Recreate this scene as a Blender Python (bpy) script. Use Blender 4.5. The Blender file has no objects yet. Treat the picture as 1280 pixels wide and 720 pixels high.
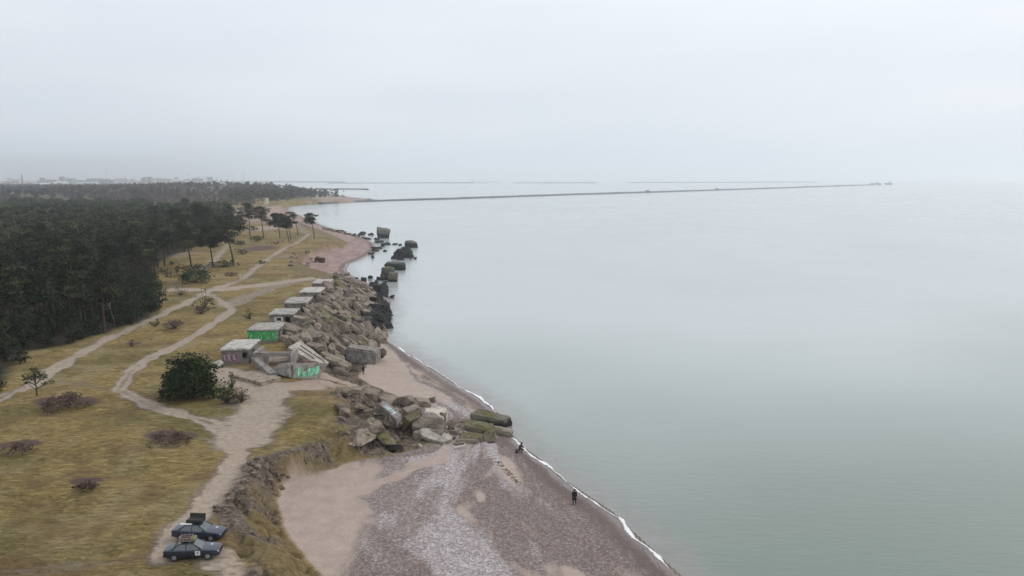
import bpy, bmesh, math, random
import numpy as np
from mathutils import Vector, Matrix, Euler
R = math.radians
random.seed(7)
rng = np.random.default_rng(7)
scene = bpy.context.scene
COL = scene.collection

# ------------------------------------------------------------------ camera, world, sun, exposure
F = 985.0                     # focal length in photo pixels (1280 wide)
CAMZ, PITCH = 38.0, R(8.0)
cam_d = bpy.data.cameras.new('drone_camera')
cam = bpy.data.objects.new('drone_camera', cam_d); COL.objects.link(cam)
cam.location = (0, 0, CAMZ)
cam.rotation_euler = (R(90) - PITCH, 0, 0)
cam_d.sensor_width = 36.0
cam_d.lens = F / 1280 * 36.0
cam_d.clip_start = 1.0
cam_d.clip_end = 80000.0
scene.camera = cam

SUN_EL, SUN_AZ = R(38), R(60)     # azimuth clockwise from +Y: light comes from the sea side, behind cloud
world = bpy.data.worlds.new("World"); scene.world = world
world.use_nodes = True
wt = world.node_tree; wt.nodes.clear()
wo = wt.nodes.new('ShaderNodeOutputWorld'); wb = wt.nodes.new('ShaderNodeBackground')
sky = wt.nodes.new('ShaderNodeTexSky'); sky.sky_type = 'NISHITA'; sky.sun_disc = False
sky.sun_elevation = SUN_EL; sky.sun_rotation = SUN_AZ
sky.air_density = 1.5; sky.dust_density = 4.0
tc = wt.nodes.new('ShaderNodeTexCoord')
mp = wt.nodes.new('ShaderNodeMapping'); mp.inputs['Scale'].default_value = (1.0, 1.0, 5.5)
nz = wt.nodes.new('ShaderNodeTexNoise'); nz.inputs['Scale'].default_value = 1.9; nz.inputs['Detail'].default_value = 5; nz.inputs['Roughness'].default_value = 0.5
cr = wt.nodes.new('ShaderNodeValToRGB')
cr.color_ramp.elements[0].position = 0.30; cr.color_ramp.elements[0].color = (.93, .945, .965, 1)
cr.color_ramp.elements[1].position = 0.72; cr.color_ramp.elements[1].color = (1.06, 1.05, 1.03, 1)
sp = wt.nodes.new('ShaderNodeSeparateXYZ'); wt.links.new(tc.outputs['Generated'], sp.inputs[0])
gr = wt.nodes.new('ShaderNodeValToRGB'); e = gr.color_ramp.elements                     # overcast: darker and bluer towards the horizon
e[0].position = 0.0; e[0].color = (7.6, 8.3, 9.2, 1); e[1].position = .22; e[1].color = (9.2, 9.6, 10.3, 1)
e2 = e.new(.10); e2.color = (8.0, 8.55, 9.4, 1)
wt.links.new(sp.outputs[2], gr.inputs[0])
xr = wt.nodes.new('ShaderNodeMapRange'); xr.inputs[1].default_value = -.65; xr.inputs[2].default_value = .6; xr.inputs[3].default_value = .87; xr.inputs[4].default_value = .945
wt.links.new(sp.outputs[0], xr.inputs[0])
m1 = wt.nodes.new('ShaderNodeMix'); m1.data_type = 'RGBA'; m1.blend_type = 'MULTIPLY'; m1.inputs[0].default_value = 1.0
m2 = wt.nodes.new('ShaderNodeVectorMath'); m2.operation = 'SCALE'
wt.links.new(gr.outputs[0], m1.inputs[6]); wt.links.new(cr.outputs[0], m1.inputs[7]); wt.links.new(m1.outputs[2], m2.inputs[0]); wt.links.new(xr.outputs[0], m2.inputs['Scale'])
mx = wt.nodes.new('ShaderNodeMix'); mx.data_type = 'RGBA'; mx.inputs[0].default_value = 0.93
wt.links.new(tc.outputs['Generated'], mp.inputs['Vector']); wt.links.new(mp.outputs[0], nz.inputs['Vector'])
wt.links.new(nz.outputs['Fac'], cr.inputs[0])
wt.links.new(sky.outputs[0], mx.inputs[6]); wt.links.new(m2.outputs[0], mx.inputs[7])
wt.links.new(mx.outputs[2], wb.inputs['Color']); wb.inputs['Strength'].default_value = 0.1
wt.links.new(wb.outputs[0], wo.inputs[0])

sun_d = bpy.data.lights.new('sun', 'SUN'); sun_d.energy = 1.0; sun_d.angle = R(25); sun_d.color = (1.0, 0.97, 0.93)
sun = bpy.data.objects.new('sun', sun_d); COL.objects.link(sun)
sd = Vector((math.sin(SUN_AZ) * math.cos(SUN_EL), math.cos(SUN_AZ) * math.cos(SUN_EL), math.sin(SUN_EL)))
sun.rotation_euler = sd.to_track_quat('Z', 'Y').to_euler()
scene.view_settings.view_transform = 'Standard'; scene.view_settings.look = 'None'
scene.view_settings.exposure = 0.13; scene.view_settings.gamma = 1.0
scene.view_settings.use_curve_mapping = False
scene.cycles.max_bounces = 8
scene.cycles.volume_bounces = 3
scene.cycles.transparent_max_bounces = 16

# ------------------------------------------------------------------ small helpers
def tag(o, label=None, cat=None, group=None, kind=None):
    if label: o['label'] = label
    if cat: o['category'] = cat
    if group: o['group'] = group
    if kind: o['kind'] = kind
    return o
def empty(name, loc, rz=0.0):
    o = bpy.data.objects.new(name, None); COL.objects.link(o)
    o.empty_display_size = 0.3; o.location = loc; o.rotation_euler = (0, 0, rz); return o
def link(name, me, parent=None, loc=None, rot=None, scale=None):
    o = bpy.data.objects.new(name, me); COL.objects.link(o)
    if parent is not None: o.parent = parent
    if loc is not None: o.location = loc
    if rot is not None: o.rotation_euler = rot
    if scale is not None: o.scale = scale
    return o
def np_mesh(name, verts, faces, mat=None, smooth=False, attrs=None):
    """verts (n,3); faces (m,k) array with k = 3 or 4"""
    verts = np.asarray(verts, dtype=np.float32); faces = np.asarray(faces, dtype=np.int32)
    me = bpy.data.meshes.new(name)
    m, k = faces.shape
    me.vertices.add(len(verts)); me.vertices.foreach_set('co', verts.ravel())
    me.loops.add(m * k); me.loops.foreach_set('vertex_index', faces.ravel())
    me.polygons.add(m); me.polygons.foreach_set('loop_start', np.arange(0, m * k, k, dtype=np.int32))
    me.polygons.foreach_set('loop_total', np.full(m, k, dtype=np.int32))
    if smooth: me.polygons.foreach_set('use_smooth', np.ones(m, dtype=bool))
    me.update(calc_edges=True)
    for an, av in (attrs or {}).items():
        a = me.attributes.new(an, 'FLOAT', 'POINT'); a.data.foreach_set('value', np.asarray(av, dtype=np.float32).ravel())
    if mat: me.materials.append(mat)
    return me
class MB:
    """collects boxes, tubes and prisms into one mesh"""
    def __init__(s): s.v = []; s.f = []; s.m = []
    def add(s, vs, fs, mi=0):
        b = len(s.v); s.v += [tuple(v) for v in vs]; s.f += [tuple(b + i for i in f) for f in fs]; s.m += [mi] * len(fs); return s
    def box(s, c, d, rot=None, mi=0):
        hx, hy, hz = d[0] / 2, d[1] / 2, d[2] / 2
        vs = [Vector((x * hx, y * hy, z * hz)) for x in (-1, 1) for y in (-1, 1) for z in (-1, 1)]
        if rot is not None: Rm = Euler(rot).to_matrix(); vs = [Rm @ v for v in vs]
        vs = [v + Vector(c) for v in vs]
        return s.add(vs, [(0, 1, 3, 2), (4, 6, 7, 5), (0, 4, 5, 1), (2, 3, 7, 6), (0, 2, 6, 4), (1, 5, 7, 3)], mi)
    def tube(s, pts, rad, n=8, mi=0, cap=True):
        pts = [Vector(p) for p in pts]
        if not hasattr(rad, '__len__'): rad = [rad] * len(pts)
        rings = []
        for i, p in enumerate(pts):
            a = pts[max(i - 1, 0)]; b = pts[min(i + 1, len(pts) - 1)]
            t = (b - a).normalized(); u = t.orthogonal().normalized() if i == 0 else (u - t * u.dot(t)).normalized()
            w = t.cross(u)
            rings.append([p + (u * math.cos(2 * math.pi * k / n) + w * math.sin(2 * math.pi * k / n)) * rad[i] for k in range(n)])
        vs = [v for r in rings for v in r]; fs = []
        for i in range(len(rings) - 1):
            for k in range(n):
                fs.append((i * n + k, i * n + (k + 1) % n, (i + 1) * n + (k + 1) % n, (i + 1) * n + k))
        if cap: fs.append(tuple(range(n))[::-1]); fs.append(tuple((len(rings) - 1) * n + k for k in range(n)))
        return s.add(vs, fs, mi)
    def build(s, name, mats, parent=None, smooth=False, bevel=0.0):
        me = bpy.data.meshes.new(name); me.from_pydata(s.v, [], s.f); me.update()
        for m in (mats if isinstance(mats, (list, tuple)) else [mats]): me.materials.append(m)
        me.polygons.foreach_set('material_index', s.m)
        if smooth: me.polygons.foreach_set('use_smooth', [True] * len(s.f))
        if bevel > 0:
            bm = bmesh.new(); bm.from_mesh(me)
            bmesh.ops.bevel(bm, geom=list(bm.edges), offset=bevel, segments=2, affect='EDGES', clamp_overlap=True)
            bm.to_mesh(me); bm.free()
        return link(name, me, parent)

# lattice value noise in numpy
_perm = rng.random((512, 512))
def vnoise(x, y, s):
    x = np.asarray(x) / s + 1000.0; y = np.asarray(y) / s + 1000.0
    xi = np.floor(x).astype(int); yi = np.floor(y).astype(int); fx = x - xi; fy = y - yi
    fx = fx * fx * (3 - 2 * fx); fy = fy * fy * (3 - 2 * fy)
    g = lambda a, b: _perm[a % 512, b % 512]
    return ((g(xi, yi) * (1 - fx) + g(xi + 1, yi) * fx) * (1 - fy) + (g(xi, yi + 1) * (1 - fx) + g(xi + 1, yi + 1) * fx) * fy) * 2 - 1
def fbm(x, y, s, o=4):
    r = 0; a = 1.0; t = 0
    for i in range(o): r = r + a * vnoise(x + 37 * i, y - 19 * i, s / 2 ** i); t += a; a *= .5
    return r / t
def sstep(a, b, x):
    t = np.clip((x - a) / (b - a), 0, 1); return t * t * (3 - 2 * t)

# ------------------------------------------------------------------ survey: pixels of the photo -> world points on a level z
cT, sT = math.cos(PITCH), math.sin(PITCH)
def ray(px, py):
    u = (px - 640) / F; v = (py - 360) / F
    return np.array([u, cT - v * sT, -sT - v * cT])
def G(px, py, z=0.0):
    d = ray(px, py); t = (CAMZ - z) / -d[2]; return (d[0] * t, d[1] * t)
def Gs(pts, z=0.0): return np.array([G(p[0], p[1], z) for p in pts])

SHORE = [(905,790),(850,720),(820,692),(790,664),(765,640),(735,620),(708,602),(680,578),(655,560),(640,545),(622,517),(600,499),(575,484),(552,470),(520,449),
 (497,433),(480,424),(474,410),(482,398),(486,388),(488,377),(480,366),(462,356),(448,349),(438,344),(432,337),(436,330),(450,325),(463,318),(470,311),(467,304),(455,299),(448,296),
 (430,290),(408,284),(394,279),(380,272),(366,266),(357,261),(358,258.5),(372,256.5),(410,254.5),(440,253.3),(455,252),(470,249.5),(455,248),(440,246.5),(415,243.5),(380,239.5),
 (340,237.5),(300,235),(262,232.5),(220,230.4),(150,229.4),(0,229.0),(-300,229.0)]
TOE = [(480,790),(435,745),(407,720),(375,685),(355,650),(350,625),(354,610),(372,602),(402,593),(440,580),(490,569),(530,560),(548,546),(540,530),(520,508),(492,492),(462,480),
 (450,470),(462,455),(466,445),(468,432),(466,420),(468,410),(474,398),(478,388),(480,377),(470,368),(455,361),(440,356),(428,350),(415,342),(395,336),(378,334),(384,324),(400,317),(430,310),
 (436,303),(424,297),(405,289),(385,281),(368,273),(352,266),(347,262),(352,259.5),(372,257.5),(410,255.4),(440,254.2),(450,252.3),(440,249),(415,245.5),(380,241),(340,239),(300,236),(262,233.5),(220,231.2),(150,230),(0,229.6),(-300,229.6)]
TOP = [(350,790),(330,745),(320,715),(314,690),(303,664),(283,648),(288,625),(298,604),(312,584),(328,573),(362,567),(395,555),(420,541),(430,524),(430,500),(420,486),
 (400,478),(392,470),(378,462),(370,450),(372,430),(380,414),(392,398),(405,384),(416,371),(424,360),(424,354),(404,348),(378,343),(362,334),(364,325),(376,318),(398,311),(424,305),
 (420,300),(404,293),(386,285),(368,277),(350,269),(338,263),(346,259.8),(372,258.2),(410,256.0),(436,253.6),(430,249.6),(412,246.8),(380,242.5),(340,240),(300,237),(262,234.3),(220,232),(150,230.6),(0,230),(-300,230)]
ZT, ZL = 1.5, 5.0
shore = Gs(SHORE, 0.0); toe = Gs(TOE, ZT); top = Gs(TOP, ZL)
def close(a):   # close a land outline far out to the left and behind
    return np.vstack([a, [(-9000, a[-1][1]), (-9000, -400), (a[0][0] + 60, -400)]])
shoreP, toeP, topP = close(shore), close(toe), close(top)
def inpoly(P, x, y):
    r = np.zeros(x.shape, bool); n = len(P)
    for i in range(n):
        x0, y0 = P[i]; x1, y1 = P[(i + 1) % n]
        if y0 == y1: continue
        c = ((y0 > y) != (y1 > y)); r ^= c & (x < (x1 - x0) * (y - y0) / (y1 - y0) + x0)
    return r
def dline(L, x, y, closed=False):
    d = np.full(x.shape, 1e18); n = len(L)
    for i in range(n if closed else n - 1):
        ax, ay = L[i]; bx, by = L[(i + 1) % n]; dx, dy = bx - ax, by - ay; l2 = dx * dx + dy * dy + 1e-9
        t = np.clip(((x - ax) * dx + (y - ay) * dy) / l2, 0, 1)
        d = np.minimum(d, (x - ax - t * dx) ** 2 + (y - ay - t * dy) ** 2)
    return np.sqrt(d)
def terrain(x, y):
    x = np.asarray(x, float); y = np.asarray(y, float)
    iS, iT, iL = inpoly(shoreP, x, y), inpoly(toeP, x, y), inpoly(topP, x, y)
    dS, dT, dL = dline(shore, x, y), dline(toe, x, y), dline(top, x, y)
    iT &= iS; iL &= iT
    z = -np.minimum(0.05 * dS, 3.0)
    tb = dS / (dS + dT + 1e-6); z = np.where(iS & ~iT, 0.02 + (ZT - .02) * tb ** .85, z)
    n1 = fbm(x, y, 9.0, 4)
    tt = dT / (dT + dL + 1e-6)
    rough = fbm(x + 300, y, 3.0, 3)
    tq = np.clip(tt + 0.16 * rough * np.sin(np.pi * tt), 0, 1)
    zz = ZT + (ZL - ZT) * (0.35 * tq + 0.65 * sstep(.2, .85, tq)) + 0.25 * rough * np.sin(np.pi * tt)
    z = np.where(iT & ~iL, zz, z)
    inner = sstep(0, 14, dL)
    und = (0.6 * fbm(x * .6 + 50, y, 16.0, 3) + .30 * fbm(x * .7 + 9, y * 1.5, 5.0, 2)) * inner
    far = 12 * np.exp(-(((x + 640) / 330) ** 2 + ((y - 1700) / 330) ** 2)) + 3 * fbm(x, y, 300., 2) * sstep(700, 1200, y) * sstep(0, 200, dL)
    z = np.where(iL, ZL + und + np.maximum(far, -2), z)
    for (px, py, r, h) in ((385, 515, 6.5, .9), (165, 455, 9, .5), (60, 560, 14, .6), (150, 610, 10, .5)):
        cx, cy = G(px, py, 5); z = z + np.where(iL, h * np.exp(-((x - cx) ** 2 + (y - cy) ** 2) / (r * r)), 0)
    return z, dS, dT, dL, iS, iT, iL
def gz(x, y): return float(terrain(np.array([x]), np.array([y]))[0][0])
_D = np.geomspace(35, 12000, 1500)
def hit(px, py):
    """where the line of sight of a photo pixel meets the ground"""
    d = ray(px, py); t = _D
    x, y, z = d[0] * t, d[1] * t, CAMZ + d[2] * t
    h = np.maximum(terrain(x, y)[0], 0.0)
    k = int(np.argmax(z < h)); lo, hi = t[k - 1], t[k]
    tt = np.linspace(lo, hi, 12); x, y, z = d[0] * tt, d[1] * tt, CAMZ + d[2] * tt
    h = np.maximum(terrain(x, y)[0], 0.0); j = int(np.argmax(z < h + 1e-3))
    return Vector((x[j], y[j], float(h[j])))
def pxm(P): return F / (P[1] * cT + (CAMZ - P[2]) * sT)     # photo pixels per metre at a point

# ------------------------------------------------------------------ materials
class NT:
    def __init__(s, name):
        s.m = bpy.data.materials.new(name); s.m.use_nodes = True; s.t = s.m.node_tree; s.t.nodes.clear()
        s.out = s.t.nodes.new('ShaderNodeOutputMaterial'); s.bsdf = s.t.nodes.new('ShaderNodeBsdfPrincipled')
        s.t.links.new(s.bsdf.outputs[0], s.out.inputs[0]); s._p = None
    def n(s, typ, **kw):
        nd = s.t.nodes.new(typ)
        for k, v in kw.items(): setattr(nd, k, v)
        return nd
    def put(s, sock, v):
        if v is None: return
        if hasattr(v, 'links') or isinstance(v, bpy.types.NodeSocket): s.t.links.new(v, sock)
        else:
            if sock.type == 'RGBA' and len(v) == 3: v = (*v, 1)
            sock.default_value = v
    def pos(s):
        if s._p is None: s._p = s.n('ShaderNodeNewGeometry').outputs['Position']
        return s._p
    def obj(s): return s.n('ShaderNodeTexCoord').outputs['Object']
    def attr(s, a): return s.n('ShaderNodeAttribute', attribute_name=a).outputs['Fac']
    def rand(s): return s.n('ShaderNodeObjectInfo').outputs['Random']
    def map(s, v, scale=(1, 1, 1), rot=(0, 0, 0), loc=(0, 0, 0)):
        m = s.n('ShaderNodeMapping'); s.put(m.inputs[0], v); m.inputs['Scale'].default_value = scale; m.inputs['Rotation'].default_value = rot; m.inputs['Location'].default_value = loc
        return m.outputs[0]
    def noise(s, scale, detail=4, rough=.55, vec=None, dist=0.0):
        m = s.n('ShaderNodeTexNoise'); s.put(m.inputs['Vector'], vec if vec is not None else s.pos())
        m.inputs['Scale'].default_value = scale; m.inputs['Detail'].default_value = detail; m.inputs['Roughness'].default_value = rough; m.inputs['Distortion'].default_value = dist
        return m.outputs['Fac']
    def voro(s, scale, vec=None, feature='F1', out='Distance'):
        m = s.n('ShaderNodeTexVoronoi', feature=feature); s.put(m.inputs['Vector'], vec if vec is not None else s.pos()); m.inputs['Scale'].default_value = scale
        return m.outputs[out]
    def math(s, op, a, b=0.0, c=0.0, clamp=False):
        m = s.n('ShaderNodeMath', operation=op, use_clamp=clamp)
        s.put(m.inputs[0], a); s.put(m.inputs[1], b); s.put(m.inputs[2], c); return m.outputs[0]
    def ramp(s, v, stops):
        m = s.n('ShaderNodeValToRGB'); e = m.color_ramp.elements
        while len(e) < len(stops): e.new(.5)
        for el, (p, c) in zip(e, stops): el.position = p; el.color = (*c, 1) if len(c) == 3 else c
        s.put(m.inputs[0], v); return m.outputs[0]
    def step(s, v, a, b):
        m = s.n('ShaderNodeMapRange', interpolation_type='SMOOTHSTEP'); s.put(m.inputs[0], v); m.inputs[1].default_value = a; m.inputs[2].default_value = b
        return m.outputs[0]
    def mix(s, f, a, b, blend='MIX'):
        m = s.n('ShaderNodeMix', data_type='RGBA', blend_type=blend); s.put(m.inputs[0], f); s.put(m.inputs[6], a); s.put(m.inputs[7], b); return m.outputs[2]
    def bump(s, h, strength=.5, dist=.1, normal=None):
        m = s.n('ShaderNodeBump'); s.put(m.inputs['Height'], h); m.inputs['Strength'].default_value = strength; m.inputs['Distance'].default_value = dist
        if normal is not None: s.put(m.inputs['Normal'], normal)
        return m.outputs[0]
    def set(s, **kw):
        names = dict(color='Base Color', rough='Roughness', normal='Normal', metal='Metallic', spec='Specular IOR Level', emit='Emission Color', emits='Emission Strength', alpha='Alpha', coat='Coat Weight', trans='Transmission Weight', ior='IOR')
        for k, v in kw.items(): s.put(s.bsdf.inputs[names[k]], v)
        return s.m
def simple(name, color, rough=.6, metal=0., var=.12, scale=6., coat=0.):
    t = NT(name); n = t.noise(scale, 4, .6, t.obj())
    a = tuple(c * (1 - var) for c in color); b = tuple(min(1, c * (1 + var)) for c in color)
    return t.set(color=t.ramp(n, [(.3, a), (.7, b)]), rough=rough, metal=metal, coat=coat)
# ------------------------------------------------------------------ ground sheet
def axis(dense0, dense1, st, lo, hi, g, g2=0.08, gs=3000.0):
    a = list(np.arange(dense0, dense1, st)); s = st; v = a[-1]
    while v < hi:
        s = max(st, min(s * 1.08, g * abs(v)) if abs(v) < gs else g2 * abs(v)); v += s; a.append(v)
    s = st; v = a[0]
    while v > lo:
        s = max(st, min(s * 1.06, g * abs(v)) if abs(v) < gs else g2 * abs(v)); v -= s; a.insert(0, v)
    return np.array(a)
def grid_faces(nx, ny):
    i = np.arange(ny - 1)[:, None] * nx + np.arange(nx - 1)[None, :]; i = i.ravel()
    return np.stack([i, i + 1, i + nx + 1, i + nx], 1)
xs = axis(-78, 40, .33, -26000, 26000, .012)
ys = axis(58, 150, .33, -1500, 26000, .006)
X, Y = np.meshgrid(xs, ys); gx, gy = X.ravel(), Y.ravel()
Z, dS, dT, dL, iS, iT, iL = terrain(gx, gy)
nzA = fbm(gx, gy, 3.0, 4); nzB = fbm(gx + 91, gy - 40, 12.0, 3)

PATHS = [ # (pixel polyline, half width in metres, strength)
 ([(-60,520),(0,500),(40,480),(80,455),(130,425),(185,400),(225,382),(250,368),(275,356)], 1.6, .95),
 ([(275,358),(300,349),(315,338),(334,325),(349,314),(373,302),(386,293)], 1.6, 1.),
 ([(262,367),(276,374),(287,381),(289,387),(274,400),(250,415),(225,428),(190,447),(165,465),(148,486)], 1.4, .9),
 ([(148,485),(180,503),(225,517),(262,530),(290,548)], 1.4, .9),
 ([(75,476),(110,484),(147,489)], 1.0, .55),
 ([(215,361),(240,361),(280,360),(330,354),(380,349),(410,345),(440,335)], 4.2, .95),
 ([(285,380),(312,368),(345,357),(380,350)], 3.8, .7),
 ([(292,545),(298,570),(288,600),(268,622),(248,640),(225,660),(212,690)], 2.1, 1.),
 ([(330,480),(332,505),(320,530),(300,552)], 4.2, 1.),
 ([(240,470),(270,462),(300,475),(345,482),(400,482),(440,478)], 3.6, 1.),
 ([(268,540),(270,520),(285,505)], .9, .5),
 ([(-40,716),(90,706),(205,694)], .8, .5), ([(-40,736),(100,728),(235,712)], .8, .35),
 ([(262,690),(285,705),(310,730),(330,760)], 1.9, .9),
 ([(240,345),(268,326),(280,312),(290,300),(300,290)], 2.2, .8),
 ([(200,368),(225,352),(240,345)], 1.6, .5),
 ([(318,337),(335,340),(352,338)], 1.5, .4), ([(386,293),(372,283),(350,275),(330,268)], 4., .6),
]
path = np.zeros(len(gx))
near = iT & (gy < 1200) & (gx > -900)
for pl, w, st in PATHS:
    d = np.full(len(gx), 99.); d[near] = dline(Gs(pl, 5.0), gx[near], gy[near])
    dd = d + (.75 * nzA + .35 * nzB) * w ** .5
    rut = 1 - .4 * (1 - sstep(.12, .34, d / w)) * (w < 1.7) * (.5 + .5 * np.clip(nzB * 2, -1, 1))
    path = np.maximum(path, st * rut * (1 - sstep(w * .5, w * 1.4, dd)))
def blob(px, py, r, z=5.0, ry=None, soft=.5, rot=0.):
    cx, cy = G(px, py, z); ry = ry or r; c, s = math.cos(rot), math.sin(rot)
    u = (gx - cx) * c + (gy - cy) * s; v = -(gx - cx) * s + (gy - cy) * c
    d = np.sqrt((u / r) ** 2 + (v / ry) ** 2)
    return 1 - sstep(1 - soft, 1 + soft, d + .35 * nzA)
# heath, pink sand dunes in the north
heath = np.maximum.reduce([blob(80, 502, 4.2, ry=2.6), blob(212, 548, 3.3, ry=2.0), blob(22, 561, 3.0, ry=1.8), blob(108, 607, 1.6, ry=1.2), blob(258, 385, 3.0, ry=2.0),
    blob(165, 429, 1.6), blob(217, 404, 2.6), blob(300, 428, 3.5, ry=5.0) * .6, blob(325, 310, 9., ry=14.) * .8, blob(300, 500, 2.5) * .9, blob(355, 374, 6, ry=10) * .3, blob(240, 270, 60, ry=160) * .9])
pink = np.maximum.reduce([blob(300, 275, 22, ry=90), blob(345, 283, 14, ry=50), blob(325, 262, 25, ry=80), blob(360, 320, 4, ry=8) * .7, blob(230, 318, 6, ry=18) * .7])
path = np.maximum(path, pink * (gy > 300) * .9)
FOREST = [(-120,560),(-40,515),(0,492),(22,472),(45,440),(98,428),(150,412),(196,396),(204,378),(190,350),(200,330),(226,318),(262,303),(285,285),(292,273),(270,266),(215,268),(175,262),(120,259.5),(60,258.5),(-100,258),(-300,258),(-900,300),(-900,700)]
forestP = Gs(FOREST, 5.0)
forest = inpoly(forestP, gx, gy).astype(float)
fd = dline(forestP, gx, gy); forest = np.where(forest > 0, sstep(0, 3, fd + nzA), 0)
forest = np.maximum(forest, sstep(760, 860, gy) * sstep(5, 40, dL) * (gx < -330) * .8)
farsand = (gy > 560) & (gx > -420)
# beach masks
beach = np.where(iS & ~iT, 1.0, 0.0)
beach = np.maximum(beach, np.where(iT & ~iL, 1 - sstep(0, .5, dT + .5 * nzA), 0))
slope = np.where(iT & ~iL, sstep(0, 1.2, dT + .6 * nzA) , 0.0)
slope = np.maximum(slope, np.where(iL, 1 - sstep(.2, 1.6, dL + .8 * nzA), 0))
ochre = np.maximum.reduce([blob(362, 700, 2.4, 3, ry=7., rot=.25), blob(340, 655, 2.1, 3, ry=3.), blob(330, 615, 2.5, 4, ry=4) * .5, blob(300, 690, 2.0, 5, ry=4), blob(405, 553, 3, 3, ry=1.8), blob(425, 568, 5, 2.5, ry=1.6) * .8,
    blob(385, 512, 6.5, ry=5.5), blob(430, 480, 3) * .5])
ochre = np.maximum(ochre, np.where((gy > 260) & (gy < 520), .6, 0))
ramp_ = np.maximum(blob(418, 475, 6, 4, ry=3.2), blob(395, 478, 5, 5, ry=2.6)); slope = slope * (1 - ramp_); path = np.maximum(path, ramp_); pink = np.maximum(pink, ramp_ * .6)
path = np.maximum(path, farsand * sstep(560, 700, gy) * (1 - sstep(20, 60, dL)) * .9); pink = np.maximum(pink, farsand * (1 - sstep(10, 50, dL)) * .8)
slope = slope * (1 - sstep(540, 640, gy))
tan = np.maximum.reduce([blob(575, 655, 3.2, 1, ry=6.5, rot=.35), blob(608, 618, 1.3, 1, ry=2.8, rot=.3), blob(650, 655, 1.2, 1, ry=4.0, rot=.55), blob(730, 675, 2.4, .8, ry=2.2, rot=.6), blob(620, 700, 2.0, 1, ry=3.0, rot=.4),
    blob(400, 660, 4.2, 1.5, ry=7.0), blob(400, 700, 5, 1.5, ry=5.), blob(540, 485, 5., 1., ry=10, rot=.45), blob(490, 465, 5.5, 1.5, ry=9, rot=.35), blob(708, 612, 1.0, .3, ry=2.0, rot=.45), blob(760, 655, .8, .3, ry=2.0, rot=.4)])
tfr = dS / (dS + dT + 1e-6)
wv_ = .5 * fbm(gx + 11, gy + 5, 15., 3)
band = fbm(tfr * 9 + wv_ * 1.6 + 3, gy * .075 + wv_ * .4, 1.7, 4)
tstr = fbm(tfr * 8 + wv_ * 1.5 + 60, gy * .09 + 20 + wv_ * .4, 1.3, 4)
fine_ = fbm(tfr * 22 + wv_ * 3, gy * .3, 1.2, 3)
tan = np.clip(tan * .36 + 1.7 * tstr + .45 * fine_ - .02, 0, 1) * sstep(.04, .14, tfr)
tan = np.maximum(tan, sstep(.60, .88, tfr + .16 * fbm(gx, gy, 6, 4)) * (1 - sstep(92, 104, gy + 5 * wv_)) * (1 - sstep(-19, -12, gx)))
tan = np.maximum(tan, sstep(.30, .52, tfr + .12 * fbm(gx, gy, 5, 4)) * sstep(122, 132, gy) * (1 - sstep(165, 180, gy)))
bandn = np.clip(.5 + 1.1 * band, 0, 1)
dark = .0 * gx + np.maximum.reduce([blob(470, 620, 4.5, 1.4, ry=8, rot=-.5), blob(455, 590, 9, 1.4, ry=5), blob(395, 605, 6, 1.4, ry=5), blob(640, 625, 2.0, 1, ry=7., rot=.75), blob(520, 640, 2.5, 1.2, ry=9, rot=-.2) * .8, blob(675, 610, 1.5, .6, ry=8., rot=.45), blob(600, 510, 2, .5, ry=8, rot=.5), blob(745, 650, 1.0, .4, ry=6., rot=.45), blob(570, 495, 2, .5, ry=9, rot=.42), blob(800, 700, 1.2, .4, ry=5, rot=.4)])
# little erosion cracks on the slope, and footprints/hollows on the beach: real relief
Z = Z + np.where(iS & ~iT, .05 * fbm(gx, gy, 2.2, 3) * sstep(.5, 4, dS), 0)
Z = Z - np.where(iL & (path > .3), .12 * path, 0)
crack = 1 - np.abs(fbm(gx * 1.0 + 5, gy + 77, 4.2, 3)) * 7
Z = Z - np.where(iT & (gy < 420), np.clip(crack, 0, 1) * 1.0 * slope * sstep(0, 1.5, dT), 0)
Z = Z + np.where(iL & (gy < 400), .09 * fbm(gx, gy, 1.6, 3) * (1 - path) , 0)

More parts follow.
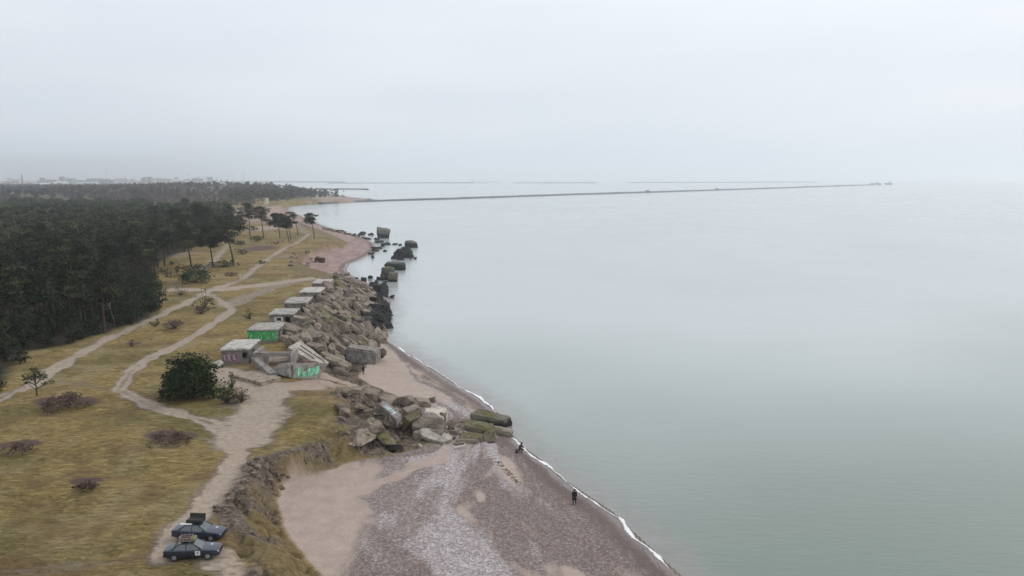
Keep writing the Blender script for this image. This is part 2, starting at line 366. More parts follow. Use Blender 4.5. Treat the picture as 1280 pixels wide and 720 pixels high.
gap_shadeP = Gs([(360,440),(366,428),(388,412),(406,390),(424,366),(440,354),(466,362),(486,384),(480,405),(482,420),(470,446),(440,462),(412,470)], 2.5)
soil = inpoly(gap_shadeP, gx, gy) * sstep(0, 2.5, dline(gap_shadeP, gx, gy, True) + nzA)  # mask for painted shade: ground darkened in the gaps under the rubble heap
def ground_material():
    t = NT('ground'); P = t.pos()
    fine = t.noise(5.0, 6, .7); mid = t.noise(.55, 5, .6); big = t.noise(.06, 4, .55)
    flat = t.map(P, (1, 2.6, 1), (0, 0, R(12)))
    tuft = t.noise(.85, 7, .76, flat, .7); ntuft = t.noise(3.2, 4, .7, flat)
    g = t.ramp(tuft, [(.32, (.065, .042, .013)), (.42, (.18, .125, .042)), (.53, (.27, .195, .070)), (.66, (.45, .34, .148))])
    gg = t.ramp(tuft, [(.32, (.05, .04, .014)), (.5, (.155, .122, .042)), (.67, (.29, .23, .09))])
    g = t.mix(t.step(big, .46, .62), g, gg)
    pl = t.noise(.11, 4, .6, t.map(P, (1, 1, 1), (0, 0, 1.), (5, 40, 0)))
    g = t.mix(t.math('MULTIPLY', t.step(pl, .48, .66), .6), g, t.ramp(tuft, [(.3, (.16, .115, .06)), (.5, (.31, .245, .125)), (.7, (.46, .38, .22))]))
    sm = t.noise(.16, 3, .5, t.map(P, (1, 1, 1), (0, 0, .4), (31, 7, 0)))
    g = t.mix(t.math('MULTIPLY', t.step(sm, .5, .66), .75), g, t.ramp(tuft, [(.3, (.085, .048, .022)), (.7, (.24, .16, .07))]))
    heathc = t.ramp(ntuft, [(.3, (.07, .042, .035)), (.7, (.16, .105, .085))])
    g = t.mix(t.step(t.math('ADD', t.attr('heath'), t.math('MULTIPLY', t.math('SUBTRACT', ntuft, .5), .9)), .3, .8), g, heathc)
    pathc = t.ramp(t.noise(1.4, 5, .65), [(.3, (.26, .205, .155)), (.7, (.40, .325, .255))])
    pm = t.step(t.math('ADD', t.attr('path'), t.math('MULTIPLY', t.math('SUBTRACT', tuft, .5), 1.7)), .25, .85)
    c = t.mix(pm, g, pathc)
    pinkc = t.ramp(mid, [(.3, (.26, .175, .14)), (.7, (.38, .27, .215))])
    c = t.mix(t.math('MULTIPLY', t.step(t.attr('pink'), .2, .8), t.step(tuft, .35, .6)), c, pinkc)
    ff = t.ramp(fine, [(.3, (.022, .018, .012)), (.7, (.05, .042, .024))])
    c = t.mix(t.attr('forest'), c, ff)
    # eroded slopes: bare earth with grass clumps
    earth = t.ramp(t.noise(1.7, 6, .75, None, .8), [(.36, (.035, .025, .019)), (.49, (.13, .098, .075)), (.63, (.29, .228, .18))])
    och = t.ramp(t.noise(1.6, 5, .7), [(.3, (.10, .07, .028)), (.5, (.205, .15, .068)), (.72, (.30, .235, .125))])
    earth = t.mix(t.step(t.math('ADD', t.attr('ochre'), t.math('MULTIPLY', t.math('SUBTRACT', tuft, .5), 1.2)), .3, .7), earth, och)
    c = t.mix(t.attr('slope'), c, earth)
    c = t.mix(t.math('MULTIPLY', t.attr('soil'), .85), c, t.ramp(mid, [(.3, (.035, .028, .022)), (.7, (.085, .066, .052))]))  # shade between the rubble pieces, put into the ground colour
    # beach: streaks parallel to the water, coarse shingle, sand patches
    sv = t.map(P, (.5, .09, 1), (0, 0, R(-23)))
    streak = t.noise(1.0, 5, .6, sv, .9)
    streak2 = t.noise(3.0, 4, .6, sv, .5)
    vo = t.voro(4.2, None, 'F1', 'Color'); vo2 = t.voro(9.0, None, 'F1', 'Color')
    sepv = t.n('ShaderNodeSeparateColor'); t.put(sepv.inputs[0], vo); sep2 = t.n('ShaderNodeSeparateColor'); t.put(sep2.inputs[0], vo2)
    speck = t.math('ADD', t.math('MULTIPLY', sepv.outputs[0], .5), t.math('MULTIPLY', sep2.outputs[1], .5))
    shing = t.ramp(speck, [(.2, (.21, .177, .168)), (.5, (.335, .29, .28)), (.74, (.44, .395, .388)), (.95, (.60, .56, .555))])
    dshing = t.ramp(speck, [(.25, (.13, .098, .086)), (.7, (.24, .19, .17)), (.95, (.34, .29, .272))])
    sandc = t.ramp(t.math('ADD', t.math('MULTIPLY', fine, .5), t.math('MULTIPLY', mid, .5)), [(.35, (.33, .255, .21)), (.65, (.45, .365, .31))])
    dk = t.math('ADD', t.attr('dark'), t.math('MULTIPLY', t.math('SUBTRACT', streak2, .5), 1.5))
    sh = t.mix(t.step(t.math('ADD', t.attr('band'), t.math('MULTIPLY', t.math('SUBTRACT', streak2, .5), .5)), .22, .60), dshing, shing)
    sh = t.mix(t.math('MULTIPLY', t.step(dk, .3, .9), .75), sh, dshing)
    lt = t.step(t.math('ADD', t.attr('tan'), t.math('MULTIPLY', t.math('SUBTRACT', t.noise(1.6, 6, .72, sv), .5), .9)), .32, .70)
    sh = t.mix(lt, sh, t.mix(t.step(speck, .75, .9), sandc, (.3, .25, .23, 1)))
    far_sand = t.step(t.attr('northbeach'), .1, .9)
    sh = t.mix(far_sand, sh, t.ramp(t.noise(.35, 4, .6, t.map(P, (1, .25, 1))), [(.3, (.215, .145, .13)), (.7, (.36, .26, .225))]))
    # swash zone, darker and glossy
    dsn = t.math('ADD', t.attr('ds'), t.math('MULTIPLY', t.math('SUBTRACT', streak2, .5), 2.0))
    wetdark = t.math('SUBTRACT', 1.0, t.step(dsn, 2.2, 4.2))
    swash = t.math('SUBTRACT', 1.0, t.step(dsn, .7, 1.6))
    sh = t.mix(t.math('MULTIPLY', wetdark, .75), sh, (.125, .092, .085, 1))
    sh = t.mix(swash, sh, (.21, .165, .155, 1))
    c = t.mix(t.attr('beach'), c, sh)
    rough = t.math('SUBTRACT', .95, t.math('MULTIPLY', t.math('MULTIPLY', swash, t.attr('beach')), .6))
    hb = t.math('ADD', t.math('MULTIPLY', tuft, 1.0), t.math('MULTIPLY', ntuft, .45))
    veg = t.math('SUBTRACT', 1.0, t.math('MAXIMUM', pm, t.attr('beach')))
    hh = t.math('ADD', t.math('MULTIPLY', hb, t.math('MULTIPLY', veg, .55)), t.math('MULTIPLY', t.math('ADD', fine, speck), t.math('MULTIPLY', t.attr('beach'), .035)))
    hh = t.math('ADD', hh, t.math('MULTIPLY', mid, .10))
    nrm = t.bump(hh, .8, 1.0)
    return t.set(color=c, rough=rough, normal=nrm, spec=.25)
M_ground = ground_material()
northb = sstep(175, 215, gy)
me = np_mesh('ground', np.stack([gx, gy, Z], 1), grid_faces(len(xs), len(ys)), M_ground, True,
    dict(soil=soil, band=bandn, path=path, heath=heath, pink=pink, forest=forest, beach=beach, slope=slope, ochre=ochre, tan=tan, dark=dark, northbeach=northb, ds=np.where(iS, dS, 0)))  # soil: painted shade in the gaps under the rubble heap
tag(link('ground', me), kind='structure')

# ------------------------------------------------------------------ sea
wxs = axis(-30, 60, 1.0, -26000, 26000, .03); wys = axis(50, 260, 1.0, -1500, 26000, .012)
WX, WY = np.meshgrid(wxs, wys); wx, wy = WX.ravel(), WY.ravel()
wS = dline(shore, wx, wy) * np.where(inpoly(shoreP, wx, wy), -1, 1)
sx0, sy0 = G(800, 385, 0); sky_sheen = sstep(10, 235, wy - .22 * np.maximum(wx - 20, 0) + 34 * fbm(wx, wy, 75, 3))  # sea paler with distance: sky reflection painted into its colour
sky_sheen = np.clip(sky_sheen * (1 + .18 * fbm(wx, wy, 70, 3)), 0, 1)
def sea_material():
    t = NT('sea'); P = t.pos(); ds = t.attr('off')
    w1 = t.noise(.9, 3, .5, t.map(P, (.35, 1.3, 1), (0, 0, R(12))), .4)
    w2 = t.noise(2.6, 2, .5, t.map(P, (.45, 1.2, 1), (0, 0, R(-14))), .3)
    w3 = t.noise(.09, 3, .5, t.map(P, (.35, 1.2, 1), (0, 0, R(8))))
    h = t.math('ADD', t.math('ADD', t.math('MULTIPLY', w1, .17), t.math('MULTIPLY', w2, .06)), t.math('MULTIPLY', w3, .3))
    nrm = t.bump(h, .32, 1.0)
    patch = t.noise(.012, 3, .5, t.map(P, (1, .5, 1), (0, 0, .3)))
    deep = t.ramp(patch, [(.35, (.095, .14, .10)), (.65, (.12, .165, .125))])
    deep = t.mix(t.attr('sky_sheen'), deep, t.ramp(patch, [(.3, (.40, .435, .42)), (.7, (.45, .485, .475))]))  # pale reflected-sky tone mixed over the deep water colour
    shal = t.ramp(t.noise(.4, 4, .6), [(.3, (.19, .185, .165)), (.7, (.25, .235, .215))])
    k = t.math('ADD', ds, t.math('MULTIPLY', t.math('SUBTRACT', t.noise(.25, 3, .5), .5), 6.0))
    c = t.mix(t.step(k, -.5, 7.0), shal, deep)
    rg = t.math('ADD', .16, t.math('MULTIPLY', t.step(patch, .3, .7), .09))
    return t.set(color=c, rough=rg, normal=nrm, ior=1.6, spec=.5)
M_sea = sea_material()
me = np_mesh('sea', np.stack([wx, wy, 0 * wx], 1), grid_faces(len(wxs), len(wys)), M_sea, True, dict(off=wS, sky_sheen=sky_sheen))
tag(link('sea', me), kind='structure')

# ------------------------------------------------------------------ foam lines at the water's edge
def foam_material():
    t = NT('foam'); n = t.noise(2.2, 5, .7)
    m = t.set(color=(.78, .79, .78), rough=.7, alpha=t.step(t.math('ADD', n, t.math('MULTIPLY', t.attr('edge'), .30)), .56, .70))
    return m
M_foam = foam_material()
def catmull(p, n=10):
    p = [p[0]] + list(p) + [p[-1]]; out = []
    for i in range(1, len(p) - 2):
        a, b, c, d = [np.array(q, float) for q in p[i - 1:i + 3]]
        for k in range(n):
            t = k / n; out.append(.5 * (2 * b + (c - a) * t + (2 * a - 5 * b + 4 * c - d) * t * t + (3 * b - a - 3 * c + d) * t ** 3))
    out.append(np.array(p[-2], float)); return np.array(out)
FOAM = [([(772,646),(782,659),(795,673),(808,684),(822,695),(836,712)], .62), ([(712,606),(722,614),(735,623),(748,633),(760,641),(772,648)], .26), ([(655,561),(664,569),(673,575),(684,581),(692,588)], .62),
    ([(640,548),(646,553),(652,558),(656,562)], .75), ([(572,483),(585,489),(598,495),(608,503),(615,510),(622,517)], .55), ([(536,458),(550,467),(564,476),(576,485)], .22), ([(476,422),(484,427),(494,432),(505,440),(513,446)], .8), ([(514,445),(524,451),(536,459)], .3),
    ([(690,587),(700,595),(712,605)], .2)]
V, Fc, E = [], [], []
for pts, w in FOAM:
    c = catmull([G(px, py, .05) for px, py in pts], 14); n = len(c)
    tg = np.gradient(c, axis=0); tg /= np.linalg.norm(tg, axis=1)[:, None]; nn = np.stack([tg[:, 1], -tg[:, 0]], 1)
    wv = w * (0.12 + .80 * np.sin(np.pi * np.linspace(0.06, .94, n)) ** .6) * (.62 + .5 * vnoise(c[:, 0], c[:, 1], 1.1))
    b = len(V)
    for i in range(n):
        off = .25 * vnoise(c[i, 0] + 9, c[i, 1], 2.2)
        for k, s in enumerate((-1, -.3, .3, 1.0)):
            q = c[i] + nn[i] * (s * wv[i] + off); V.append((q[0], q[1], .012 + max(gz(q[0], q[1]), 0) + (.05 if k in (1, 2) else 0))); E.append((0, 1, 1, 0)[k])
    for i in range(n - 1):
        for k in range(3): Fc.append((b + i * 4 + k, b + i * 4 + k + 1, b + i * 4 + 5 + k, b + i * 4 + 4 + k))
me = np_mesh('sea_foam', V, Fc, M_foam, True, dict(edge=E))
tag(link('sea_foam', me), 'thin broken line of white foam where small waves meet the shingle beach', 'foam', kind='stuff')

# ------------------------------------------------------------------ haze
hm = bpy.data.materials.new('haze'); hm.use_nodes = True; ht = hm.node_tree; ht.nodes.clear()
ho = ht.nodes.new('ShaderNodeOutputMaterial'); hv = ht.nodes.new('ShaderNodeVolumePrincipled')
hv.inputs["Color"].default_value = (.955, .98, 1.0, 1); hv.inputs['Density'].default_value = 2.1e-4; hv.inputs['Anisotropy'].default_value = 0.75
ht.links.new(hv.outputs[0], ho.inputs['Volume'])
hb = MB(); hb.box((0, 12500, 58), (56000, 30000, 126))
o = hb.build('haze', hm); tag(o, 'thin sea haze that fades the far town, forest and horizon', 'haze', kind='stuff')
# ------------------------------------------------------------------ concrete ruins
def concrete(name, base, moss=0.0, tide=False, pink=0.0):
    t = NT(name); P = t.obj(); r = t.rand()
    off = t.n('ShaderNodeVectorMath', operation='ADD'); t.put(off.inputs[0], P)
    cmb = t.n('ShaderNodeCombineXYZ'); t.put(cmb.inputs[0], t.math('MULTIPLY', r, 50.)); t.put(cmb.inputs[1], t.math('MULTIPLY', r, 31.)); t.put(off.inputs[1], cmb.outputs[0]); v = off.outputs[0]
    a = t.noise(.9, 6, .65, v); b = t.noise(4., 5, .7, v); vo = t.voro(1.1, v, 'DISTANCE_TO_EDGE')
    lo = tuple(x * .35 for x in base); hi = tuple(min(.8, x * 1.35) for x in base)
    c = t.ramp(t.math('ADD', t.math('MULTIPLY', a, .6), t.math('MULTIPLY', b, .4)), [(.38, lo), (.5, base), (.62, hi)])
    hv = t.n('ShaderNodeHueSaturation'); t.put(hv.inputs['Color'], c); t.put(hv.inputs['Value'], t.math('ADD', .72, t.math('MULTIPLY', r, .56)))
    c = hv.outputs[0]
    geo = t.n('ShaderNodeNewGeometry'); sep = t.n('ShaderNodeSeparateXYZ'); t.put(sep.inputs[0], geo.outputs['Normal'])
    if moss > 0:
        mm = t.math('MULTIPLY', t.step(t.math('ADD', t.noise(.8, 5, .7, v), t.math('MULTIPLY', sep.outputs[2], .1)), .62 - .25 * moss, .78 - .25 * moss), .85)
        c = t.mix(mm, c, t.ramp(b, [(.3, (.05, .05, .015)), (.7, (.15, .14, .05))]))
    if tide:   # black weed and algae that grows up to the splash line
        sp = t.n('ShaderNodeSeparateXYZ'); t.put(sp.inputs[0], t.pos())
        hgt = t.math('ADD', sp.outputs[2], t.math('MULTIPLY', t.math('SUBTRACT', a, .5), 1.2))
        c = t.mix(t.math('SUBTRACT', 1.0, t.step(hgt, .5 if tide is True else tide, 1.3 if tide is True else tide + 1.0)), c, (.018, .02, .018, 1))
    n = t.bump(t.math('ADD', t.math('MULTIPLY', a, .35), t.math('MULTIPLY', b, .12)), .8, 1.0)
    return t.set(color=c, rough=.9, normal=n, spec=.2)
M_conc = concrete('rubble_concrete', (.195, .158, .124))
M_concg = concrete('rubble_concrete_grey', (.235, .198, .16), .06)
M_moss = concrete('mossy_concrete', (.22, .19, .135), .55)
M_black = concrete('weedy_concrete', (.028, .029, .027))
M_sea_ruin = concrete('sea_ruin_concrete', (.125, .115, .09), .3, True)
M_pale = concrete('pale_concrete', (.36, .325, .275))
M_sandy = concrete('sand_covered_concrete', (.33, .27, .21))
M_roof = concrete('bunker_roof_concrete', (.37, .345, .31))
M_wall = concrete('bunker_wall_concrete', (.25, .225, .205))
M_dark = simple('dark_interior', (.03, .028, .026), .9)
M_green = simple('green_paint', (.03, .46, .10), .6); M_green2 = simple('mint_paint', (.10, .42, .20), .6)
M_bpaint = simple('black_paint', (.02, .02, .02), .6); M_wpaint = simple('white_paint', (.62, .64, .62), .6)
M_pink = simple('faded_pink_paint', (.26, .11, .17), .8); M_cyan = simple('pale_cyan_paint', (.45, .62, .62), .6)
M_rust = simple('rusty_steel', (.09, .045, .03), .9)

def graffiti(name, w, h, mats, n, seed, parent, loc, rot, thick=.012, lw=.14):
    """a painted tag of rounded connected letter strokes on a wall panel: outline, fill and highlights as thin paint relief"""
    r = random.Random(seed); mb = MB()
    def ribbon(pts, width, y, mi):
        p = catmull(pts, 6); k = len(p); vs = []
        tg = np.gradient(p, axis=0); tg /= (np.linalg.norm(tg, axis=1)[:, None] + 1e-6)
        for q, g in zip(p, tg):
            q = np.clip(q, [-w / 2, 0], [w / 2, h])
            for s in (-1, 1): vs.append((q[0] - g[1] * s * width / 2, -y, q[1] + g[0] * s * width / 2))
        vs += [(a, 0 * b, c) for a, b, c in vs]; m = 2 * k; fs = []
        for i in range(k - 1):
            a = 2 * i; fs.append((a, a + 1, a + 3, a + 2))
        mb.add(vs[:m], fs, mi)
    cw = w / n; strokes = []
    for i in range(n):
        x0 = -w / 2 + cw * (i + .5)
        strokes.append([(x0 + r.uniform(-.45, .45) * cw, r.uniform(.1, .9) * h) for _ in range(r.randint(4, 6))])
    for k, s in enumerate(strokes):
        ribbon(s, lw * 2.1, thick + k * 2e-4, 0)
    for k, s in enumerate(strokes):
        ribbon([(a + lw * .1, b + lw * .1) for a, b in s], lw * 1.1, thick + .006 + k * 2e-4, 1)
    for k, s in enumerate(strokes[::2]):
        ribbon([(a, b + lw * .2) for a, b in s[:3]], lw * .35, thick + .012 + k * 2e-4, 2)
    o = mb.build(name, mats, parent); o.location = loc; o.rotation_euler = rot
    return o

def openwall(L, H, T, holes, jag=.0, seed=1):
    """a wall slab along +X (thickness along +Y) with real openings; outer faces only"""
    r = random.Random(seed)
    xs_ = sorted({0., L, *[h[0] for h in holes], *[h[1] for h in holes], *[L * i / 8 for i in range(9)]}); zs = sorted({0., H, *[h[2] for h in holes], *[h[3] for h in holes], H * .5})
    solid = lambda i, j: 0 <= i < len(xs_) - 1 and 0 <= j < len(zs) - 1 and not any(h[0] - 1e-6 <= xs_[i] and xs_[i + 1] <= h[1] + 1e-6 and h[2] - 1e-6 <= zs[j] and zs[j + 1] <= h[3] + 1e-6 for h in holes)
    V = {}; vs = []; fs = []
    def vid(i, j, k):
        if (i, j, k) not in V:
            V[(i, j, k)] = len(vs); vs.append((xs_[i], k * T, zs[j]))
        return V[(i, j, k)]
    for i in range(len(xs_) - 1):
        for j in range(len(zs) - 1):
            if not solid(i, j): continue
            q = lambda k: [vid(i, j, k), vid(i + 1, j, k), vid(i + 1, j + 1, k), vid(i, j + 1, k)]
            f, b = q(0), q(1); fs += [tuple(f), tuple(b[::-1])]
            for (di, dj, e) in ((0, -1, (0, 1)), (1, 0, (1, 2)), (0, 1, (2, 3)), (-1, 0, (3, 0))):
                if not solid(i + di, j + dj): fs.append((f[e[1]], f[e[0]], b[e[0]], b[e[1]]))
    return vs, fs
def place(vs, loc, rz):
    c, s = math.cos(rz), math.sin(rz); return [(v[0] * c - v[1] * s + loc[0], v[0] * s + v[1] * c + loc[1], v[2] + loc[2]) for v in vs]

def bunker(px_fl, px_fr, py_f, bx_l, py_b, zroof, wallh, door, window, label, seed):
    """corner pixels of the roof's near edge; the roof is level, zroof above the sea"""
    a = G(px_fl, py_f, zroof); b = G(px_fr, py_f, zroof); c = G(bx_l, py_b, zroof)
    W = b[0] - a[0]; Dp = c[1] - a[1]; sh = (c[0] - a[0])
    r = random.Random(seed); t = empty('bunker', (a[0], a[1], zroof - wallh - .38), math.atan2(-sh, Dp) * .6)
    tag(t, label, 'bunker', 'concrete bunkers in a row above the rubble slope')
    base = .9; mb = MB(); T = .45; o_ = .22
    up = lambda H: H + base
    vs, fs = openwall(W - 2 * o_, wallh + base, T, [(d[0] * W, d[1] * W, base + d[2], base + d[3]) for d in door], seed=seed)
    mb.add([(x + o_, y + o_, z - base) for x, y, z in vs], fs)                                   # front, faces the camera
    vs, fs = openwall(Dp - 2 * o_ - 2 * T, wallh + base, T, [(d[0] * Dp, d[1] * Dp, base + d[2], base + d[3]) for d in window])
    mb.add(place([(x, y, z - base) for x, y, z in vs], (W - o_, o_ + T, 0), R(90)), fs)          # seaward side
    vs, fs = openwall(W - 2 * o_, wallh + base, T, []); mb.add([(x + o_, y + Dp - o_ - T, z - base) for x, y, z in vs], fs)
    vs, fs = openwall(Dp - 2 * o_ - 2 * T, wallh + base, T, []); mb.add(place([(x, y, z - base) for x, y, z in vs], (o_ + T, o_ + T, 0), R(90)), fs)
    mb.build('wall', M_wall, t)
    fl = MB(); fl.box((W / 2, Dp / 2, -.5), (W - 2 * o_ - 2 * T - .01, Dp - 2 * o_ - 2 * T - .01, .9)); fl.build('floor_slab', M_dark, t)
    # roof slab with a chipped rim
    n, m = 14, 14; V = []; Fq = []
    for k, zz in enumerate((wallh + .003, wallh + .38)):
        for j in range(m + 1):
            for i in range(n + 1):
                x, y = W * i / n, Dp * j / m; e = (i in (0, n)) or (j in (0, m))
                if e: x += r.uniform(-.10, .05) * (1 if i == n else -1 if i == 0 else 0); y += r.uniform(-.10, .05) * (1 if j == m else -1 if j == 0 else 0)
                V.append((x, y, zz + (r.uniform(-.025, .02) if k and not e else -r.uniform(0, .05) if k else 0)))
    q = (n + 1) * (m + 1)
    for j in range(m):
        for i in range(n):
            p = j * (n + 1) + i; Fq.append((p, p + n + 1, p + n + 2, p + 1)); Fq.append((q + p, q + p + 1, q + p + n + 2, q + p + n + 1))
    ring = [i for i in range(n)] + [n + j * (n + 1) for j in range(m)] + [m * (n + 1) + i for i in range(n, 0, -1)] + [j * (n + 1) for j in range(m, 0, -1)]
    for k in range(len(ring)): p, s = ring[k], ring[(k + 1) % len(ring)]; Fq.append((p, s, q + s, q + p))
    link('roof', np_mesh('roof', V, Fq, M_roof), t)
    # a low parapet of broken concrete left lying at the foot of the seaward wall
    return t, W, Dp
B = []
B.append(bunker(274, 310.5, 436.5, 288, 424, 7.7, 2.45, [(.70, .90, 1.1, 2.1)], [(.3, .45, .9, 2.0)], 'nearest grey bunker with faded pink graffiti on its front wall', 1))
B.append(bunker(307.5, 346, 412, 318, 403, 7.8, 2.3, [], [(.15, .3, .5, 1.9)], 'bunker with bright green graffiti across its whole front wall', 2))
B.append(bunker(334.8, 366.5, 392.6, 341.5, 385.4, 7.7, 2.3, [(.60, .82, .0, 1.95), (.32, .48, 1.1, 1.75)], [(.35, .55, .9, 1.8)], 'bunker with white paint around its small window, just behind the green graffiti one', 3))
B.append(bunker(353.7, 382.8, 378.4, 360.5, 371, 7.7, 2.3, [(.70, .9, .0, 1.9)], [(.35, .55, .9, 1.8)], 'fourth bunker from the camera, with a dark doorway at its right corner', 4))
B.append(bunker(373.5, 399.5, 365, 379.6, 358.6, 7.7, 2.3, [(.68, .9, .1, 1.9)], [], 'fifth bunker from the camera, second from the far end of the row', 5))
B.append(bunker(388.8, 410.5, 353.7, 394, 348.7, 7.7, 2.3, [(.7, .9, .2, 1.9)], [], 'farthest bunker, at the northern end of the row', 6))
graffiti('graffiti', B[0][1] * .58, 1.7, [M_pink, simple('pale_pink_paint', (.34, .22, .27), .8), M_wpaint], 6, 11, B[0][0], (B[0][1] * .37, .22, .25), (0, 0, 0), lw=.22)
tg_ = NT('worn_green_paint'); n_ = tg_.noise(1.5, 4, .6, tg_.obj(), 2.2); e_ = tg_.noise(2.6, 5, .65, tg_.obj(), .6)
gc_ = tg_.ramp(n_, [(.38, (.01, .05, .02)), (.44, (.02, .36, .08)), (.54, (.03, .48, .10)), (.62, (.16, .62, .24)), (.66, (.03, .42, .09))])
M_gworn = tg_.set(color=tg_.mix(tg_.step(e_, .56, .64), gc_, (.2, .185, .165, 1)), rough=.7)
gp = MB(); gp.box((0, -.006, .95), (B[1][1] * .93, .012, 1.85)); o = gp.build('painted_panel', M_gworn, B[1][0]); o.location = (B[1][1] * .5, .21, .35)
graffiti('graffiti', B[1][1] * .86, 1.7, [M_bpaint, simple('light_green_paint', (.22, .66, .28), .6), simple('pale_green_paint', (.35, .75, .4), .6)], 6, 5, B[1][0], (B[1][1] * .5, .205, .42), (0, 0, 0), lw=.15, thick=.016)
wf = MB(); W3 = B[2][1]
for (c, d) in (((.40 * W3, 0, .93), (.30 * W3, .02, .3)), ((.27 * W3, 0, 1.5), (.07 * W3, .02, .82)), ((.53 * W3, 0, 1.5), (.07 * W3, .02, .82)), ((.40 * W3, 0, 1.87), (.18 * W3, .02, .2))): wf.box(c, d)
o = wf.build('window_surround', M_wpaint, B[2][0]); o.location = (0, .205, 0)
W4 = B[3][1]

# ---- rock and rubble meshes: a sphere cut by random planes, then roughened
def ico(n):
    bm = bmesh.new(); bmesh.ops.create_icosphere(bm, subdivisions=n, radius=1.0)
    v = np.array([x.co[:] for x in bm.verts]); f = np.array([[q.index for q in p.verts] for p in bm.faces]); bm.free(); return v, f
ICO = ico(4)
def rock_mesh(name, mat, seed, planes=11, depth=(.45, .8), rough=.055, boxy=False):
    r = np.random.default_rng(seed); v = ICO[0].copy() * 1.25
    if boxy:
        nn = np.array([[1,0,0],[-1,0,0],[0,1,0],[0,-1,0],[0,0,1],[0,0,-1]], float) + r.normal(0, .10, (6, 3)); dd = r.uniform(.62, .8, 6)
        ex = r.normal(size=(3, 3)); nn = np.vstack([nn, ex]); dd = np.concatenate([dd, r.uniform(.85, .95, 3)])
    else:
        nn = r.normal(size=(planes, 3)); dd = r.uniform(*depth, planes)
    nn /= np.linalg.norm(nn, axis=1)[:, None]
    for _ in range(3):
        for n, d in zip(nn, dd):
            k = np.maximum(v @ n - d, 0)[:, None]; v -= k * n
    nrm = ICO[0]
    f = fbm(v[:, 0] * 3 + v[:, 2] * 2 + seed, v[:, 1] * 3 - v[:, 2] * 2.3, 1.1, 4)
    v += nrm * f[:, None] * rough * 2.2
    return np_mesh(name, v, ICO[1], mat)
ROCK = {}
for key, mat in (('dry', M_conc), ('grey', M_concg), ('moss', M_moss), ('black', M_black), ('pale', M_pale), ('sea', M_sea_ruin)):
    ROCK[key] = [rock_mesh('boulder_' + key, mat, 40 + i * 7 + len(key), 9 + i % 5) for i in range(6)] + [rock_mesh('slab_' + key, mat, 90 + i * 3 + len(key), boxy=True) for i in range(3)]
def rock(kind, idx, loc, size, rz=0., tilt=(0, 0), name='concrete_boulder', label=None, cat='rubble', group=None):
    o = link(name, ROCK[kind][idx % 9], None, loc, Euler((tilt[0], tilt[1], rz)), (size[0] / 1.5, size[1] / 1.5, size[2] / 1.5))
    return tag(o, label, cat, group)
def at_px(kind, idx, px, py, wpx, hpx, rz=0., tilt=(0, 0), depth=None, label=None, name='concrete_boulder', cat='rubble', group=None, sink=.25):
    """a rock whose foot stands on the ground at the pixel, with its seen width and height"""
    P = hit(px, py); s = pxm(P); w, h = wpx / s, hpx / s; d = depth or w * .8
    return rock(kind, idx, (P[0], P[1] + d * .25, P[2] + h * (.5 - sink)), (w, d, h * (1 + sink)), rz, tilt, name, label, cat, group)

# the rubble slope below the bunkers
HEAP = Gs([(360,452),(362,430),(382,414),(386,402),(402,391),(409,380),(419,368),(424,356),(436,353),(462,359),(482,372),(486,384),(485,398),(476,408),(478,420),(470,440),(462,455),(440,466),(415,474),(396,474),(372,462)], 2.5)
lm = [(445, 'beside the nearest bunker'), (420, 'below the green graffiti bunker'), (398, 'below the bunker with the white window'), (384, 'below the fourth bunker'), (370, 'below the fifth bunker'), (300, 'at the far end of the bunker row')]
def py_of(P): 
    d = np.array([P[0], P[1], P[2] - CAMZ]); f = d[1] * cT - d[2] * sT; u = d[1] * sT + d[2] * cT; return 360 - F * u / f, 640 + F * d[0] / f
rr = random.Random(3); pts = []
CLEAR = [(*G(px, py, z), q) for px, py, z, q in ((372,438,5.5,3.4),(384,444,5.,3.4),(396,452,4.4,3.4),(404,457,4,2.5),(390,464,4.4,5.0),(378,462,4.4,4.5),(400,470,3.5,3),(452,452,2,5.0),(460,455,2,4.),(404,478,3,5),(412,470,3,2.5),(450,466,1.6,3.6),(455,470,1.5,3.0))]
lo, hi = HEAP.min(0), HEAP.max(0)
for k in range(9000):
    x, y = rr.uniform(lo[0], hi[0]), rr.uniform(lo[1], hi[1])
    if not inpoly(HEAP, np.array([x]), np.array([y]))[0]: continue
    if any((x - a) ** 2 + (y - b) ** 2 < q * q for a, b, q in CLEAR): continue
    md = 1.85 if k < 5000 else 1.5
    if all((x - a) ** 2 + ((y - b) * .8) ** 2 > md * md for a, b in pts): pts.append((x, y))
    if len(pts) > 275: break
hs = terrain(np.array([p[0] for p in pts]), np.array([p[1] for p in pts]))
